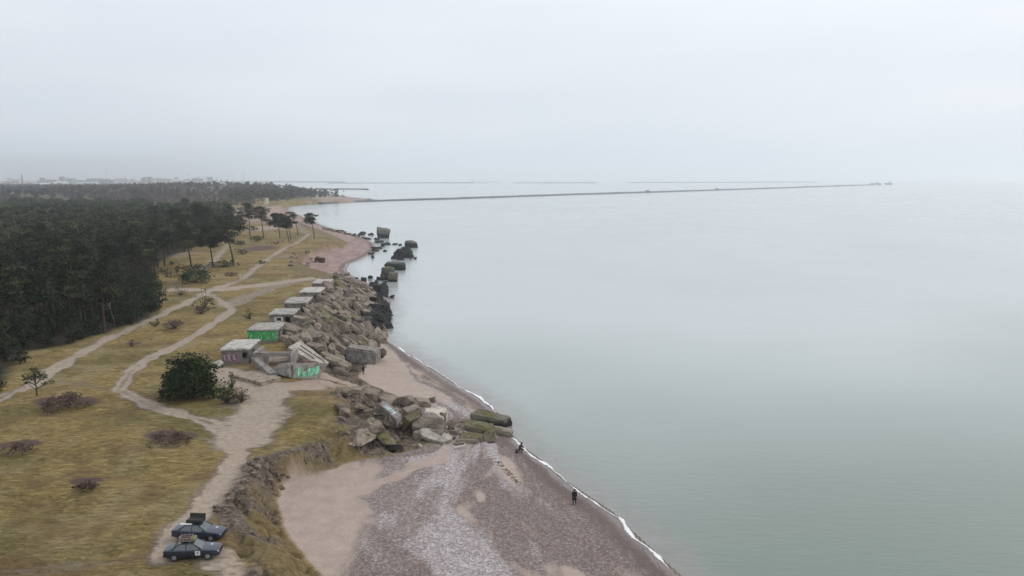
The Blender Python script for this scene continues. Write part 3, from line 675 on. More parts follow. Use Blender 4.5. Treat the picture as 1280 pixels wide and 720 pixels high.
for i, (x, y) in enumerate(pts):
    z = float(hs[0][i]); off = float(hs[1][i]); inS = bool(hs[4][i])
    seaside = (not inS) or off < 3.5
    py, px = py_of((x, y, z))
    where = next(l for yy, l in lm if py > yy - 12 or yy == 300)
    isb = seaside and py < 412
    kind = 'black' if isb else rr.choice(['dry', 'dry', 'dry', 'grey', 'grey', 'moss' if rr.random() < .2 else 'dry'])
    L = rr.choice([2.0, 2.8, 3.6, 4.6, 6.0]) * (1.0 if not isb else .8); Wd = rr.uniform(1.4, 2.2); H = rr.uniform(1.1, 2.0)
    if L > 4: H = rr.uniform(1.0, 1.6)
    long = L > 4
    idx = rr.choice([6, 7, 8, 6, 7, 8, rr.randrange(6)]) if L > 3.2 else rr.randrange(9)
    shape = ('long ' if long else 'large ' if L > 3 else 'blocky ' if L > 2.3 else 'small ')
    colr = {'black': 'black weed-covered', 'dry': 'brown', 'grey': 'grey', 'moss': 'mossy olive'}[kind]
    band = '' if isb else 'high up ' if off > 20 else 'halfway down ' if off > 10 else 'low down '
    g = f'{shape}{colr} rubble {band}{where}'
    lab = f'{shape}{colr} rubble piece {band}{where}' + (' at the water' if isb else '')
    rock(kind, idx, (x, y, max(z, -.2) + rr.uniform(.1, .8) + (.5 if off > 12 else 0)), (L, Wd, H), R(rr.gauss(-40, 24)), (R(rr.gauss(0, 20)), R(rr.gauss(17, 13))), 'rubble_piece', lab, 'rubble', g)
# dry concrete block with tags, at the beach end of the heap
P = hit(452, 453); s = pxm(P)
mb = MB(); mb.box((0, 0, 1.35), (6.4, 3.0, 3.1)); o = mb.build('concrete_block', M_wall, None, bevel=.28)
o.location = P + Vector((0, 1.6, -.2)); o.rotation_euler = (R(3), R(5), R(-14)); tag(o, 'large oblong concrete block with faded scrawled graffiti where the rubble meets the beach', 'concrete block')
graffiti('graffiti', 5.2, 1.9, [M_wpaint, M_wall, M_pink], 5, 21, o, (0, -1.505, .35), (0, 0, 0), lw=.07)
# pale grooved slab leaning down the heap
def corner_slab(name, quad, zs, thick, mat, label, cat, holes=None):
    """a slab given by the pixels of its four top corners and their heights above the sea"""
    c = [Vector((*G(px, py, z), z)) for (px, py), z in zip(quad, zs)]
    n = ((c[1] - c[0]).cross(c[3] - c[0])).normalized(); n = n if n.z > 0 else -n
    c[2] = c[2] - n * (c[2] - c[0]).dot(n)
    mid = sum(c, Vector()) / 4; t = empty(name, mid); top_ = [q - mid for q in c]; bot = [q - mid - n * thick for q in c]
    mb = MB(); mb.add(top_ + bot, [(0, 1, 2, 3), (7, 6, 5, 4), (0, 4, 5, 1), (1, 5, 6, 2), (2, 6, 7, 3), (3, 7, 4, 0)])
    sl = mb.build('slab', mat, t, bevel=.05); tag(t, label, cat)
    return t, top_, n
t, c, n = corner_slab('leaning_slab', [(360,433.5),(375.5,425.5),(412,453),(400,458)], (6.6, 6.8, 3.9, 3.9), .7, M_pale, 'pale slab with two long dark grooves leaning down the rubble', 'concrete slab')
for (u0, u1, v) in ((.22, .72, .36), (.15, .55, .66), (.55, .95, .70)):
    q = lambda u, v: (c[0].lerp(c[3], u)).lerp(c[1].lerp(c[2], u), v) + n * .012
    m = MB(); a, b, d, e = q(u0, v - .05), q(u1, v - .05), q(u1, v + .05), q(u0, v + .05)
    m.add([a, b, d, e] + [p - n * .02 for p in (a, b, d, e)], [(0, 1, 2, 3), (7, 6, 5, 4), (0, 4, 5, 1), (1, 5, 6, 2), (2, 6, 7, 3), (3, 7, 4, 0)]); m.build('groove', M_dark, t)
def block_px(name, mat, px, py, wpx, hpx, dep, rz, tilt, label, cat, bevel=.1, taper=1.0, sink=.2):
    P = hit(px, py); s = pxm(P); w, h = wpx / s, hpx / s
    t = empty(name, P, rz); mb = MB(); mb.box((0, dep / 2, h / 2 - sink / 2), (w, dep, h + sink))
    b = mb.build('block', mat, t, bevel=bevel); b.rotation_euler = (tilt[0], tilt[1], 0); tag(t, label, cat); return t, w, h
# the slab with mint green paint, the dark shell beside it, ledge and other pieces on the platform
t, c, n = corner_slab('fallen_wall', [(366,453.5),(407,453.5),(397,475),(366,473)], (7.3, 7.3, 4.6, 5.0), .9, M_pale, 'fallen grey wall with mint green graffiti beside the sandy platform', 'concrete slab')
g_ = graffiti('graffiti', 3.4, 2.3, [M_green2, simple('light_mint_paint', (.2, .55, .33), .6), M_wpaint], 5, 8, t, (0, 0, 0), (0, 0, 0), lw=.3)
exv = (c[1] - c[0]).normalized(); ez = (c[0] - c[3]); ez = (ez - exv * ez.dot(exv)).normalized(); ey = -exv.cross(-ez) 
Mx = Matrix((exv, -n, ez)).transposed().to_4x4(); Mx.translation = c[0].lerp(c[3], .95).lerp(c[1].lerp(c[2], .95), .60) + n * .01; g_.matrix_local = Mx
t, c, n = corner_slab('fallen_wall', [(333,464),(350,454.5),(365,454),(362,472)], (5.4, 7.0, 7.1, 5.2), 1.3, M_wall, 'tilted wedge of broken wall to the left of the mint green graffiti slab', 'concrete slab')
t, c, n = corner_slab('fallen_wall', [(313,446),(322,447),(347,467),(337,468)], (7.0, 7.0, 5.6, 5.6), 1.6, M_wall, 'low broken wall running from the nearest bunker to the sand', 'concrete slab')
# roofless shell next to the first bunker
P = hit(334, 458); t = empty('bunker_shell', P + Vector((0, 0, -.8)), R(2)); tag(t, 'roofless broken bunker shell between the pink graffiti bunker and the leaning slab', 'bunker')
mb = MB(); vs, fs = openwall(6.6, 3.3, .6, [(.9, 1.7, .8, 2.4), (2.6, 6.0, .4, 2.6)]); mb.add(place(vs, (-2.4, 0, 0), 0), fs)
vs, fs = openwall(5.0, 3.3, .6, []); mb.add(place(vs, (-2.4 + .6, .6, 0), R(90)), fs); vs, fs = openwall(5.0, 2.7, .6, []); mb.add(place(vs, (4.2, .6, 0), R(90)), fs)
mb.build('wall', M_wall, t); mb = MB(); mb.box((.9, 3.0, 1.1), (5.3, 4.6, 1.2), (R(6), R(-3), 0)); mb.build('debris', M_conc, t)
# broken ledge in the sand in front of it
t, c, n = corner_slab('concrete_ledge', [(287,468),(322,462),(351,470),(326,478)], (5.3, 5.3, 5.6, 5.5), .8, M_sandy, 'sand-covered concrete ledge with a broken dark edge on the platform', 'concrete ledge')
t, c, n = corner_slab('concrete_ledge', [(259,456),(276,449),(279,452),(273,458)], (5.25, 6.0, 5.9, 5.25), .3, M_pale, 'small pale slab sloping down from the left corner of the nearest bunker', 'concrete ledge')

# rubble where the bluff ends above the beach
MID = [ # kind, idx, px foot, py foot, width, height, rz, tilt, depth, label
 ('dry', 6, 462, 497, 26, 9, -20, (5, 12), 3.0, 'brown slab ridge along the top of the middle rubble, next to the sandy beach'),
 ('dry', 7, 483, 505, 20, 9, -25, (5, 10), 2.5, 'brown broken slab just behind the white graffiti slab'),
 ('dry', 6, 446, 492, 16, 7, -10, (0, 6), 2.0, 'dark brown lump at the left start of the middle rubble'),
 ('dry', 2, 512, 509, 22, 14, 20, (20, 12), 4.0, 'pointed brown slab standing up behind the middle rubble'),
 ('dry', 7, 527, 508, 18, 9, 10, (0, 10), 2.6, 'brown block to the right of the pointed slab'),
 ('grey', 6, 515, 521, 18, 11, 30, (0, -12), 2.6, 'dark-sided block between pointed slab and squat beige block'),
 ('pale', 8, 543, 530, 28, 19, -6, (6, 0), 3.4, 'squat beige block with a sharp dark top edge in the middle rubble'),
 ('moss', 8, 553, 531, 9, 17, 0, (0, 4), 2.0, 'yellow-green mossy column of concrete at the right of the beige block'),
 ('grey', 7, 536, 546, 42, 20, -20, (10, 8), 3.2, 'long beige curved slab lying in the centre of the middle rubble'),
 ('moss', 6, 509, 540, 12, 24, -34, (0, 35), 3.2, 'green-grey slab standing under the white graffiti slab'),
 ('dry', 1, 487, 532, 20, 12, 0, (0, 0), 2.6, 'brown boulder below the white graffiti slab'),
 ('dry', 3, 447, 549, 25, 11, -15, (10, 10), 3.6, 'big dark brown slab jutting from the sandy slope'),
 ('dry', 8, 466, 540, 22, 9, 25, (0, -12), 3.0, 'sand-covered brown slab beside the jutting dark slab'),
 ('dry', 4, 430, 522, 14, 8, 10, (0, 0), 2.0, 'purple-brown lump in the gully above the jutting dark slab'),
 ('dry', 5, 424, 512, 12, 9, 60, (0, 0), 2.0, 'small brown lump in the gully by the grassy mound'),
 ('moss', 4, 478, 554, 26, 12, 5, (0, 10), 3.0, 'mossy brown lump on the slope left of the pale round slab'),
 ('black', 2, 492, 562, 20, 6, 4, (0, 0), 1.6, 'dark flat stone at the foot of the slope on the shingle'),
 ('pale', 3, 524, 559, 6, 5, 0, (0, 0), .8, 'small pale stone in front of the long beige slab'),
 ('dry', 0, 566, 531, 16, 7, -10, (0, 0), 2.0, 'reddish brown flat stone right of the mossy column'),
 ('moss', 7, 598, 540, 36, 11, -14, (6, 8), 2.4, 'green slab pointing to the sea, in front of the darker long slab'),
 ('sea', 6, 616, 530, 46, 11, -24, (4, 8), 2.4, 'dark long slab reaching down to the water'),
 ('moss', 0, 612, 550, 22, 13, -10, (0, 5), 2.6, 'bright green mossy boulder near the waterline'),
 ('grey', 6, 628, 544, 28, 7, -12, (0, 6), 2.0, 'low flat grey slab ending in the wash'),
 ('moss', 8, 588, 549, 30, 5, -8, (0, 2), 2.0, 'low flat olive slab half buried beside the green mossy boulder'),
 ('dry', 6, 585, 553, 26, 4, -6, (0, 0), 1.2, 'brown sunken slab edge at the shingle below the green slab'),
 ('dry', 7, 574, 556, 14, 3, 35, (0, 0), .8, 'thin brown slab edge left of the white driftwood'),
]
for (k, i, px, py, w, h, rz, tl, dp, lab) in MID:
    at_px(k, i, px, py, w, h, R(rz), (R(tl[0]), R(tl[1])), dp, lab, 'broken_slab' if i > 5 else 'boulder', 'rubble', None, .2)
rr = random.Random(9)
for i in range(60):
    px, py = rr.choice([(rr.uniform(440, 560), rr.uniform(495, 555)), (rr.uniform(460, 540), rr.uniform(500, 550)), (rr.uniform(560, 620), rr.uniform(528, 556)), (rr.uniform(412, 480), rr.uniform(490, 560))])
    w = rr.uniform(4, 11); wh_ = 'in the gully beside the grassy hump' if px < 455 else 'behind the white graffiti slab' if py < 515 and px < 560 else 'between the mossy slabs near the water' if px > 560 else 'in front of the white graffiti slab'
    at_px(rr.choice(['dry', 'dry', 'grey']), rr.randrange(9), px, py, w, w * rr.uniform(.45, .75), rr.uniform(0, 6), (rr.uniform(-.3, .3), rr.uniform(-.3, .3)), w / 7, 'small chunk of broken concrete ' + wh_, 'rubble_chunk', 'rubble', 'small chunks ' + wh_)
WH = ['beside the parked cars', 'below the narrow sandy path', 'at its inner corner', 'under the grassy hump']
for i in range(36):
    t_ = rr.random(); px, py = np.interp(t_, [0, .25, .5, .75, 1], [262, 300, 322, 345, 410]) + rr.uniform(-9, 9), np.interp(t_, [0, .25, .5, .75, 1], [645, 612, 580, 610, 560]) + rr.uniform(-9, 9)
    w = rr.uniform(3, 9); at_px('dry', rr.randrange(9), px, py, w, w * .5, rr.uniform(0, 6), (0, 0), w / 12, 'brown clod of earth on the eroded bluff ' + WH[int(t_ * 3.99)], 'earth_clod', 'clod', 'earth clods on the bluff ' + WH[int(t_ * 3.99)])
# flat round pale slab
t = empty('round_slab', hit(543, 553), R(-8)); tag(t, 'pale rounded flat slab tilted towards the camera on the shingle', 'concrete slab')
mb = MB(); n = 22; pr = [(2.35 * math.cos(a) * (1 + .1 * math.sin(3 * a)), 1.0 * math.sin(a) * (1 + .12 * math.cos(2 * a + 1))) for a in [2 * math.pi * k / n for k in range(n)]]
mb.add([(x, y, .25) for x, y in pr] + [(x * 1.03, y * 1.03, -.35) for x, y in pr], [tuple(range(n)), tuple(range(2 * n - 1, n - 1, -1))] + [(i, n + i, n + (i + 1) % n, (i + 1) % n) for i in range(n)])
o = mb.build('slab', M_pale, t, bevel=.04); o.location = (0, .6, .7); o.rotation_euler = (R(30), R(10), 0)
at_px('dry', 6, 526, 549, 14, 9, R(-30), (0, R(20)), 1.6, 'brown lump holding up the left end of the pale round slab', 'boulder')
# slab with white and cyan tag
t, c, n = corner_slab('graffiti_slab', [(474,505),(480,498.5),(502,517),(496,525)], (5.6, 6.0, 4.9, 4.4), 1.3, M_wall, 'tilted slab with white and cyan graffiti in the middle rubble', 'concrete slab')
exv = (c[3] - c[0]).normalized(); ez = c[1] - c[0]; ez = (ez - exv * ez.dot(exv)).normalized()
g_ = graffiti('graffiti', 2.7, .85, [M_wpaint, M_cyan, M_bpaint], 4, 31, t, (0, 0, 0), (0, 0, 0), lw=.14)
Mx = Matrix((exv, -n, ez)).transposed().to_4x4(); Mx.translation = c[0].lerp(c[3], .45) + ez * .12 + n * .012; g_.matrix_local = Mx
# driftwood
P = hit(567, 562); mb = MB(); mb.tube([(0, 0, .08), (.5, .5, .2), (1.1, .9, .15), (1.6, 1.6, .2)], [.09, .1, .08, .04]); mb.tube([(1.0, .85, .15), (1.7, .8, .22), (2.0, .5, .15)], [.06, .05, .03]); mb.tube([(1.4, 1.3, .18), (1.5, 1.9, .3)], [.05, .02])
o = mb.build('driftwood', simple('bleached_wood', (.55, .52, .49), .8), None, True); o.location = P; tag(o, 'bleached white driftwood branch lying at the edge of the shingle', 'driftwood')
# seaweed scraps on the shingle
mb = MB(); 
for i in range(90):
    px = 621 + i * .32 + rr.uniform(-3, 3); py = 574 + i * .31 + rr.uniform(-2.2, 2.2); q = G(px, py, .9); z = gz(q[0], q[1]); a = rr.uniform(0, 3); l = rr.uniform(.06, .2)
    mb.tube([(q[0] - math.cos(a) * l, q[1] - math.sin(a) * l, z + .03), (q[0], q[1] + .05, z + .07), (q[0] + math.cos(a) * l, q[1] + math.sin(a) * l, z + .03)], [.012, .03, .012], 5)
tag(mb.build('seaweed', simple('dry_seaweed', (.05, .035, .03), .9)), 'dark line of dried seaweed scraps across the grey shingle', 'seaweed', kind='stuff')

# ---- ruins standing in the sea
M_sea_ruin2 = concrete('high_tide_ruin_concrete', (.12, .115, .10), .15, 2.2)
def sea_ruin(px, py, w, h, mat, seed, label, taper=1.15, dep=None, rz=0., lean=0., topslope=0., boxy=True, name='sea_ruin'):
    P = Vector((*G(px, py, 0), 0)); s = pxm(P); W_, H_ = w * .86 / s, h * .84 / s; D_ = dep or W_ * .9
    r = np.random.default_rng(seed); v = ICO[0].copy() * 1.6
    for n_, d_ in ([((1, .1, 0), 1), ((-1, .05, 0), 1), ((.1, 1, 0), 1), ((-.1, -1, 0), 1), ((topslope, 0, 1), 1), ((0, 0, -1), 1)]): 
        n_ = np.array(n_, float); n_ /= np.linalg.norm(n_)
        for _ in range(2): v -= np.maximum(v @ n_ - d_, 0)[:, None] * n_
    for _q in range(7):
        n_ = r.normal(size=3); n_[2] = abs(n_[2]) * .6; n_ /= np.linalg.norm(n_); v -= np.maximum(v @ n_ - r.uniform(1.0, 1.3), 0)[:, None] * n_
    k = 1 + (taper - 1) * (v[:, 2:3] * .5 + .5) * 1.0; v[:, :2] *= k / taper
    v[:, 0] += lean * v[:, 2]; f = fbm(v[:, 0] * 2 + v[:, 2] * 1.7 + seed, v[:, 1] * 2 - v[:, 2] * 1.3, .8, 4)
    v += ICO[0] * f[:, None] * .24
    v = v * [W_ / 2, D_ / 2, (H_ + .8) / 2]; v[:, 2] += (H_ + .8) / 2 - .8
    o = link(name, np_mesh(name, v, ICO[1], mat), None, P, (0, 0, rz)); return tag(o, label, 'sea ruin')
sea_ruin(479, 297.5, 20, 14, M_sea_ruin2, 1, 'farthest tall ruined fort block standing in the sea, off the pink beach', 1.3, topslope=.25)
sea_ruin(514, 309.5, 17, 9.5, M_sea_ruin2, 2, 'dark block in the sea farthest from the beach', 1.0, topslope=.22)
for k, (px, py, w, h, rz) in enumerate(((496, 323.5, 9, 7, 10), (502, 325, 11, 10, -20), (508, 322, 11, 9, 25), (500, 319.5, 9, 8, 0), (512, 322.5, 7, 5, 40))):
    P = Vector((*G(px, py, 0), 0)); s = pxm(P); w, h = w / s, h / s
    rock('black', k + 2, (P[0], P[1], h * .32), (w * 1.1, w, h * 1.6), R(rz * 3), (R(rz), R(-rz * .6)), 'sea_ruin', ['black rock at the left of the jagged heap in the sea', 'front black rock of the jagged heap in the sea', 'right black rock of the jagged heap in the sea', 'rear black rock of the jagged heap in the sea', 'lowest right black rock of the jagged heap in the sea'][k], 'rock')
sea_ruin(507, 316, 11, 9, M_black, 4, 'small black pointed rock at the top of the jagged black heap', .45)
sea_ruin(495, 336.5, 29, 9.5, M_sea_ruin2, 5, 'long low flat-topped ruin slab behind the nearest overhanging sea ruin', 1.1, dep=9, topslope=.28)
sea_ruin(485, 349, 20, 18, M_sea_ruin, 6, 'nearest sea ruin, left half of an overhanging block, mossy olive on top', 1.45, dep=7, lean=-.05)
sea_ruin(491, 351.5, 15, 13, M_sea_ruin, 7, 'squared beige-fronted block of the nearest sea ruin, in front of the overhanging one', 1.3, dep=5)
SR = [(452,293.5,12,3),(464,294,9,3.5),(458,299,10,3),(470,300,8,3),(485,306,10,2.6),(494,306,6,2.4),(500,307,5,2.2),(474,303,12,2.5),(470,311,13,3),(478,308,8,3),(468,314,9,3.4),(481,314.5,7,3),(463,318,8,2.6),(466,322.5,6,4),(519,324,4,3.5),(513,324.5,3,1.2),
      (446,349,5,2.5),(455,351,8,5),(463,348,6,2.8),(474,350,10,4.6),(481,354.5,6,4),(465,358,14,6),(478,372,20,14),(490,372,8,4),(472,366,14,10),(468,384,24,14),(481,392,12,8),(485,395.5,6,2.5),(470,352,5,2.2),(476,361,7,3.5)]
for i, (px, py, w, h) in enumerate(SR):
    P = Vector((*G(px, py, 0), 0)); s = pxm(P); w, h = w * .85 / s, h * .9 / s
    nm = 'between the pink beach and the sea ruins' if py < 330 else 'in the shallows off the end of the rubble slope'
    rock('black', i, (P[0], P[1], h * .3), (w, w * .9, h * 1.5), i * 1.3, (0, 0), 'sea_rock', f'{"large" if w > 4 else "small"} black rock {nm}', 'rock', f'{"large" if w > 4 else "small"} black rocks {nm}')
# rocks along the foot of the northern dune
for i in range(34):
    px, py = np.interp(i / 33, [0, .5, 1], [404, 425, 452]) + rr.uniform(-3, 3), np.interp(i / 33, [0, .5, 1], [286, 290, 297]) + rr.uniform(-1.5, 1.5)
    P = hit(px, py); rock(rr.choice(['dry', 'dry', 'black']), i, P + Vector((0, 0, .3)), (rr.uniform(1.5, 3.2), rr.uniform(1.2, 2), rr.uniform(1, 1.8)), i, (0, 0), 'shore_rock', 'grey-brown stone in the line along the far pink beach', 'rock', 'stones in a line along the far pink beach')
for i in range(26):
    px, py = rr.uniform(362, 400), rr.uniform(316, 334); P = hit(px, py); w = rr.uniform(.5, 1.3)
    rock('dry', i, P, (w * 1.5, w, w), i, (0, 0), 'earth_clod', 'brown clod below the low scarp at the back of the pink beach', 'clod', 'clods below the low scarp of the pink beach')
P = hit(400, 328); mb = MB(); mb.box((0, 0, .9), (4.0, 2.6, 2.3), (R(2), R(4), R(-6)))
o = mb.build('concrete_block', concrete('dark_red_concrete', (.10, .05, .045)), bevel=.15); o.location = P; tag(o, 'dark reddish block lying alone on the pink beach', 'concrete block')
for k in range(14):
    px, py = rr.uniform(410, 435), rr.uniform(344, 356)
    P = hit(px, py); w = rr.uniform(1, 2.4); rock(rr.choice(['dry', 'grey', 'pale']), k, P, (w * 1.5, w, w * .8), k * 2., (0, .2), 'rubble_piece', 'brown rubble piece on the sand just beyond the farthest bunker', 'rubble', 'rubble on the sand beyond the farthest bunker')
# ------------------------------------------------------------------ trees and shrubs
def foliage_mat(name, c0, c1, c2, rand=.35):
    t = NT(name); a = t.attr('tone'); r = t.rand()
    c = t.ramp(a, [(.1, c0), (.5, c1), (.9, c2)])
    hv = t.n('ShaderNodeHueSaturation'); t.put(hv.inputs['Color'], c); t.put(hv.inputs['Value'], t.math('ADD', 1 - rand / 2, t.math('MULTIPLY', r, rand))); t.put(hv.inputs['Hue'], t.math('ADD', .49, t.math('MULTIPLY', r, .02)))
    return t.set(color=hv.outputs[0], rough=.85, spec=.15)
M_pine = foliage_mat('pine_needles', (.010, .014, .008), (.024, .030, .015), (.075, .082, .038), .8)
M_young = foliage_mat('young_pine_needles', (.010, .019, .011), (.019, .031, .017), (.038, .056, .028))
M_junip = foliage_mat('bush_needles', (.016, .03, .013), (.032, .055, .022), (.06, .085, .034))
M_heath = foliage_mat('leafless_brown_twigs', (.06, .035, .03), (.11, .07, .058), (.17, .12, .095))
M_birch = foliage_mat('leafless_grey_twigs', (.05, .038, .036), (.085, .066, .06), (.12, .095, .085))
M_gbush = foliage_mat('green_bush_leaves', (.04, .055, .015), (.09, .11, .03), (.16, .17, .05))
def bark_mat():
    t = NT('pine_bark'); s = t.n('ShaderNodeSeparateXYZ'); t.put(s.inputs[0], t.obj()); n = t.noise(3, 4, .6, t.obj())
    c = t.mix(t.step(t.math('ADD', s.outputs[2], n), 3.5, 8.), (.06, .045, .036, 1), (.15, .085, .05, 1))
    return t.set(color=t.mix(n, c, (.03, .025, .02, 1)), rough=.9)
M_bark = bark_mat(); M_dead = simple('bare_dead_wood', (.22, .2, .18), .85); M_twig = simple('dark_twig', (.07, .055, .045), .9)

def leaves(clumps, per, size, seed, flat=.4, elong=1.0, up=.5):
    """clumps: (cx,cy,cz,r) -> many small slanted needle tufts over each clump, thicker on its upper shell"""
    r = np.random.default_rng(seed); P = []; T = []
    for (cx, cy, cz, cr) in clumps:
        n = max(6, int(per * cr * cr)); d = r.normal(size=(n, 3)); d /= np.linalg.norm(d, axis=1)[:, None]
        d[:, 2] = np.where(r.random(n) < up, np.abs(d[:, 2]), d[:, 2]); rad = cr * (.45 + .6 * r.random(n) ** .6)[:, None]
        p = d * rad * [1, 1, flat] * (1 + .25 * r.normal(size=(n, 1))); P.append(p + [cx, cy, cz]); T.append(np.clip(.5 + .30 * r.normal() + .18 * r.normal(size=n) + .22 * d[:, 2] * 0, 0, 1))
    P = np.vstack(P); T = np.concatenate(T); n = len(P)
    a = r.normal(size=(n, 3)); a[:, 2] *= .6; a /= np.linalg.norm(a, axis=1)[:, None]; b = np.cross(a, r.normal(size=(n, 3))); b /= np.linalg.norm(b, axis=1)[:, None]
    s = size * (.6 + .8 * r.random((n, 1)))
    V = np.stack([P - a * s * elong, P + b * s * .45, P + a * s * elong, P - b * s * .45], 1).reshape(-1, 3)
    return V, np.arange(n * 4).reshape(-1, 4), np.repeat(T, 4)
def pine(seed, H, bare, R_, ncl, per=42, lean=0., leaf=.34, mat=None, limbs=7, flat=.42, umbrella=True, name='pine'):
    r = random.Random(seed); mb = MB(); pts = []; rad = []; cx = cy = 0.
    for k in range(8):
        f = k / 7; pts.append((lean * H * f ** 1.5 + .12 * H * .2 * math.sin(f * 5 + seed) * f, .1 * math.sin(f * 4 + seed * 2) * f * H * .15, H * .93 * f)); rad.append(max(.05, (.018 * H) * (1 - f) ** .75 + .03))
    mb.tube(pts, rad, 7); P = [Vector(p) for p in pts]
    along = lambda f: P[min(int(f * 7), 6)].lerp(P[min(int(f * 7), 6) + 1], f * 7 - min(int(f * 7), 6))
    cl = []
    for k in range(ncl):
        f = bare + (1 - bare) * ((k + .5) / ncl); q = along(min(f, .999)); ang = k * 2.4 + r.uniform(-.6, .6)
        u = (f - bare) / (1 - bare); prof = (math.sin(math.pi * (.22 + .70 * u)) if umbrella else 1.05 - .95 * u)
        dist = R_ * prof * r.uniform(.35, 1.0) * (.85 if k % 3 else .3); cr_ = R_ * r.uniform(.26, .44) * (1.0 if umbrella else max(.35, 1.1 - .8 * u))
        c = q + Vector((math.cos(ang) * dist, math.sin(ang) * dist, r.uniform(-.1, .5) + (.06 * dist))); cl.append((c.x, c.y, c.z, cr_))
        if k % 2 == 0 or limbs > 8:
            m = q.lerp(c, .5) + Vector((0, 0, .12 * dist)); b0 = along(max(bare * .9, f - .10)); mb.tube([b0, m, c], [.05 + .004 * H, .05, .025], 5)
    for k in range(3 if bare > .3 else 0):   # dead stubs below the crown
        f = bare * r.uniform(.55, .95); q = along(f); a = r.uniform(0, 6.3); mb.tube([q, q + Vector((math.cos(a) * 1.1, math.sin(a) * 1.1, .35))], [.05, .02], 4)
    me = bpy.data.meshes.new(name + '_trunk'); me.from_pydata(mb.v, [], mb.f); me.materials.append(M_bark); me.update()
    V, Fq, T = leaves(cl, per, leaf, seed, flat)
    return me, np_mesh(name + '_crown', V, Fq, mat or M_pine, False, dict(tone=T))
TALL = [pine(s, H, bare, R_, ncl) for s, H, bare, R_, ncl in ((1, 15, .45, 3.4, 22), (2, 14, .40, 3.6, 24), (3, 16, .5, 3.1, 20), (4, 13, .35, 3.3, 22), (5, 15.5, .42, 3.8, 26), (6, 14.5, .5, 3.0, 18))]
YOUNG = [pine(s, H, .04, R_, ncl, 40, 0, .30, M_young, 5, .6, False, 'young_pine') for s, H, R_, ncl in ((11, 7.5, 2.6, 26), (12, 6.2, 2.5, 22), (13, 8.6, 2.7, 28), (14, 5.2, 2.3, 18))]
def tree(name, meshes, x, y, z, s, rz, label, group=None, cat='tree', sz=None, parts=('trunk', 'crown')):
    t = empty(name, (x, y, z - .15), rz); tag(t, label, cat, group)
    t.scale = (s, s, sz or s)
    for n_, m_ in zip(parts, meshes): link(n_, m_, t)
    return t
# --- the dark forest on the left: nearest trees one by one, the rest as one mass
frng = random.Random(21); spots = []
cand = []
yv = 118.
while yv < 1000:
    st = 4.6 if yv < 330 else 6.5 if yv < 600 else 8.5
    x0 = -.70 * yv - 12; x1 = -.30 * yv
    xv = x0
    while xv < x1:
        cand.append((xv + frng.uniform(-.42, .42) * st, yv + frng.uniform(-.42, .42) * st)); xv += st
    yv += st
cx = np.array([c[0] for c in cand]); cy = np.array([c[1] for c in cand])
ok = inpoly(forestP, cx, cy); ed = dline(forestP, cx, cy)
thin = fbm(cx, cy, 60, 2)
gap = fbm(cx + 70, cy * .8, 24, 2)
keep = ok & ~((cy > 560) & (thin > .25)) & ~((gap > .42) & (cy > 150))
cand = sorted([(math.hypot(a, b), a, b, e) for a, b, k, e in zip(cx, cy, keep, ed) if k])
cz_ = terrain(np.array([c[1] for c in cand]), np.array([c[2] for c in cand]))[0]
NEAR_N = 262
edge_n = 0
def forest_kind(d, x, y, e, k): return 'young' if (e < 17 and y < 250 and frng.random() < .96) else 'tall'
farv, farf, fart, nb = [], [], [], 0
nt = {'tall': 0, 'young': 0}
clr = [(115, 438, 9)]
for k, (d, x, y, e) in enumerate(cand):
    if k >= 0 and x < -.66 * y - 6: continue
    kind = forest_kind(d, x, y, e, k)
    if sum(nt.values()) < NEAR_N and y < 330:
        ppx = 640 + F * x / (y * cT + 4); wh = 'at the left edge of the photo' if ppx < 55 else 'around the half hidden pale bunker' if ppx < 112 else 'behind the pale forked bare tree' if ppx < 165 else 'by the open clearing'
        if kind == 'young':
            s = frng.uniform(.75, 1.1) * (1 + min(e, 16) * .028); m = YOUNG[frng.randrange(4)]; lab = 'low dark green young pine ' + wh; gr = 'young pines ' + wh
        else:
            s = frng.uniform(.68, 1.12); m = TALL[frng.randrange(6)]; lab = 'dark crowned pine in the dense forest ' + wh; gr = 'dense forest pines ' + wh
            if e < 14: lab = 'tall dark pine in the front rows of the forest ' + wh; gr = 'front row pines ' + wh
        tree('pine_tree' if kind == 'tall' else 'young_pine', m, x, y, cz_[k], s, frng.uniform(0, 6.28), lab, gr); nt[kind] += 1
    else:
        H = frng.uniform(9.5, 16) * (1 - .25 * min(max((y - 450) / 300, 0), 1)); R_ = frng.uniform(2.6, 3.8) * (1 if y < 500 else 1.35)
        ncl = 9 if y < 420 else 6; sz = .62 if y < 420 else .95
        cl = [(x + frng.uniform(-.6, .6) * R_, y + frng.uniform(-.6, .6) * R_, cz_[k] + H * frng.uniform(.5, .96), R_ * frng.uniform(.35, .55)) for _ in range(ncl)]
        V, Fq, T = leaves(cl, 11 if y < 420 else 6, sz, k, .5); farv.append(V); farf.append(Fq + nb); fart.append(np.clip(T + frng.uniform(-.25, .2), 0, 1)); nb += len(V)
        w = .22; a = np.array([[x - w, y, cz_[k] - .3], [x + w, y, cz_[k] - .3], [x + w * .5, y + .1, cz_[k] + H * .85], [x - w * .5, y + .1, cz_[k] + H * .85], [x, y - w, cz_[k] - .3], [x, y + w, cz_[k] - .3], [x, y + w * .5, cz_[k] + H * .85], [x, y - w * .5, cz_[k] + H * .85]])
        farv.append(a); farf.append(np.array([[0, 1, 2, 3], [4, 5, 6, 7]]) + nb); fart.append(np.full(8, .35)); nb += 8
o = link('forest', np_mesh('forest', np.vstack(farv), np.vstack(farf), M_pine, False, dict(tone=np.concatenate(fart))))
tag(o, 'dark pine forest stretching back from the coast towards the town', 'forest', kind='stuff')
print('forest', nt, len(cand), nb)
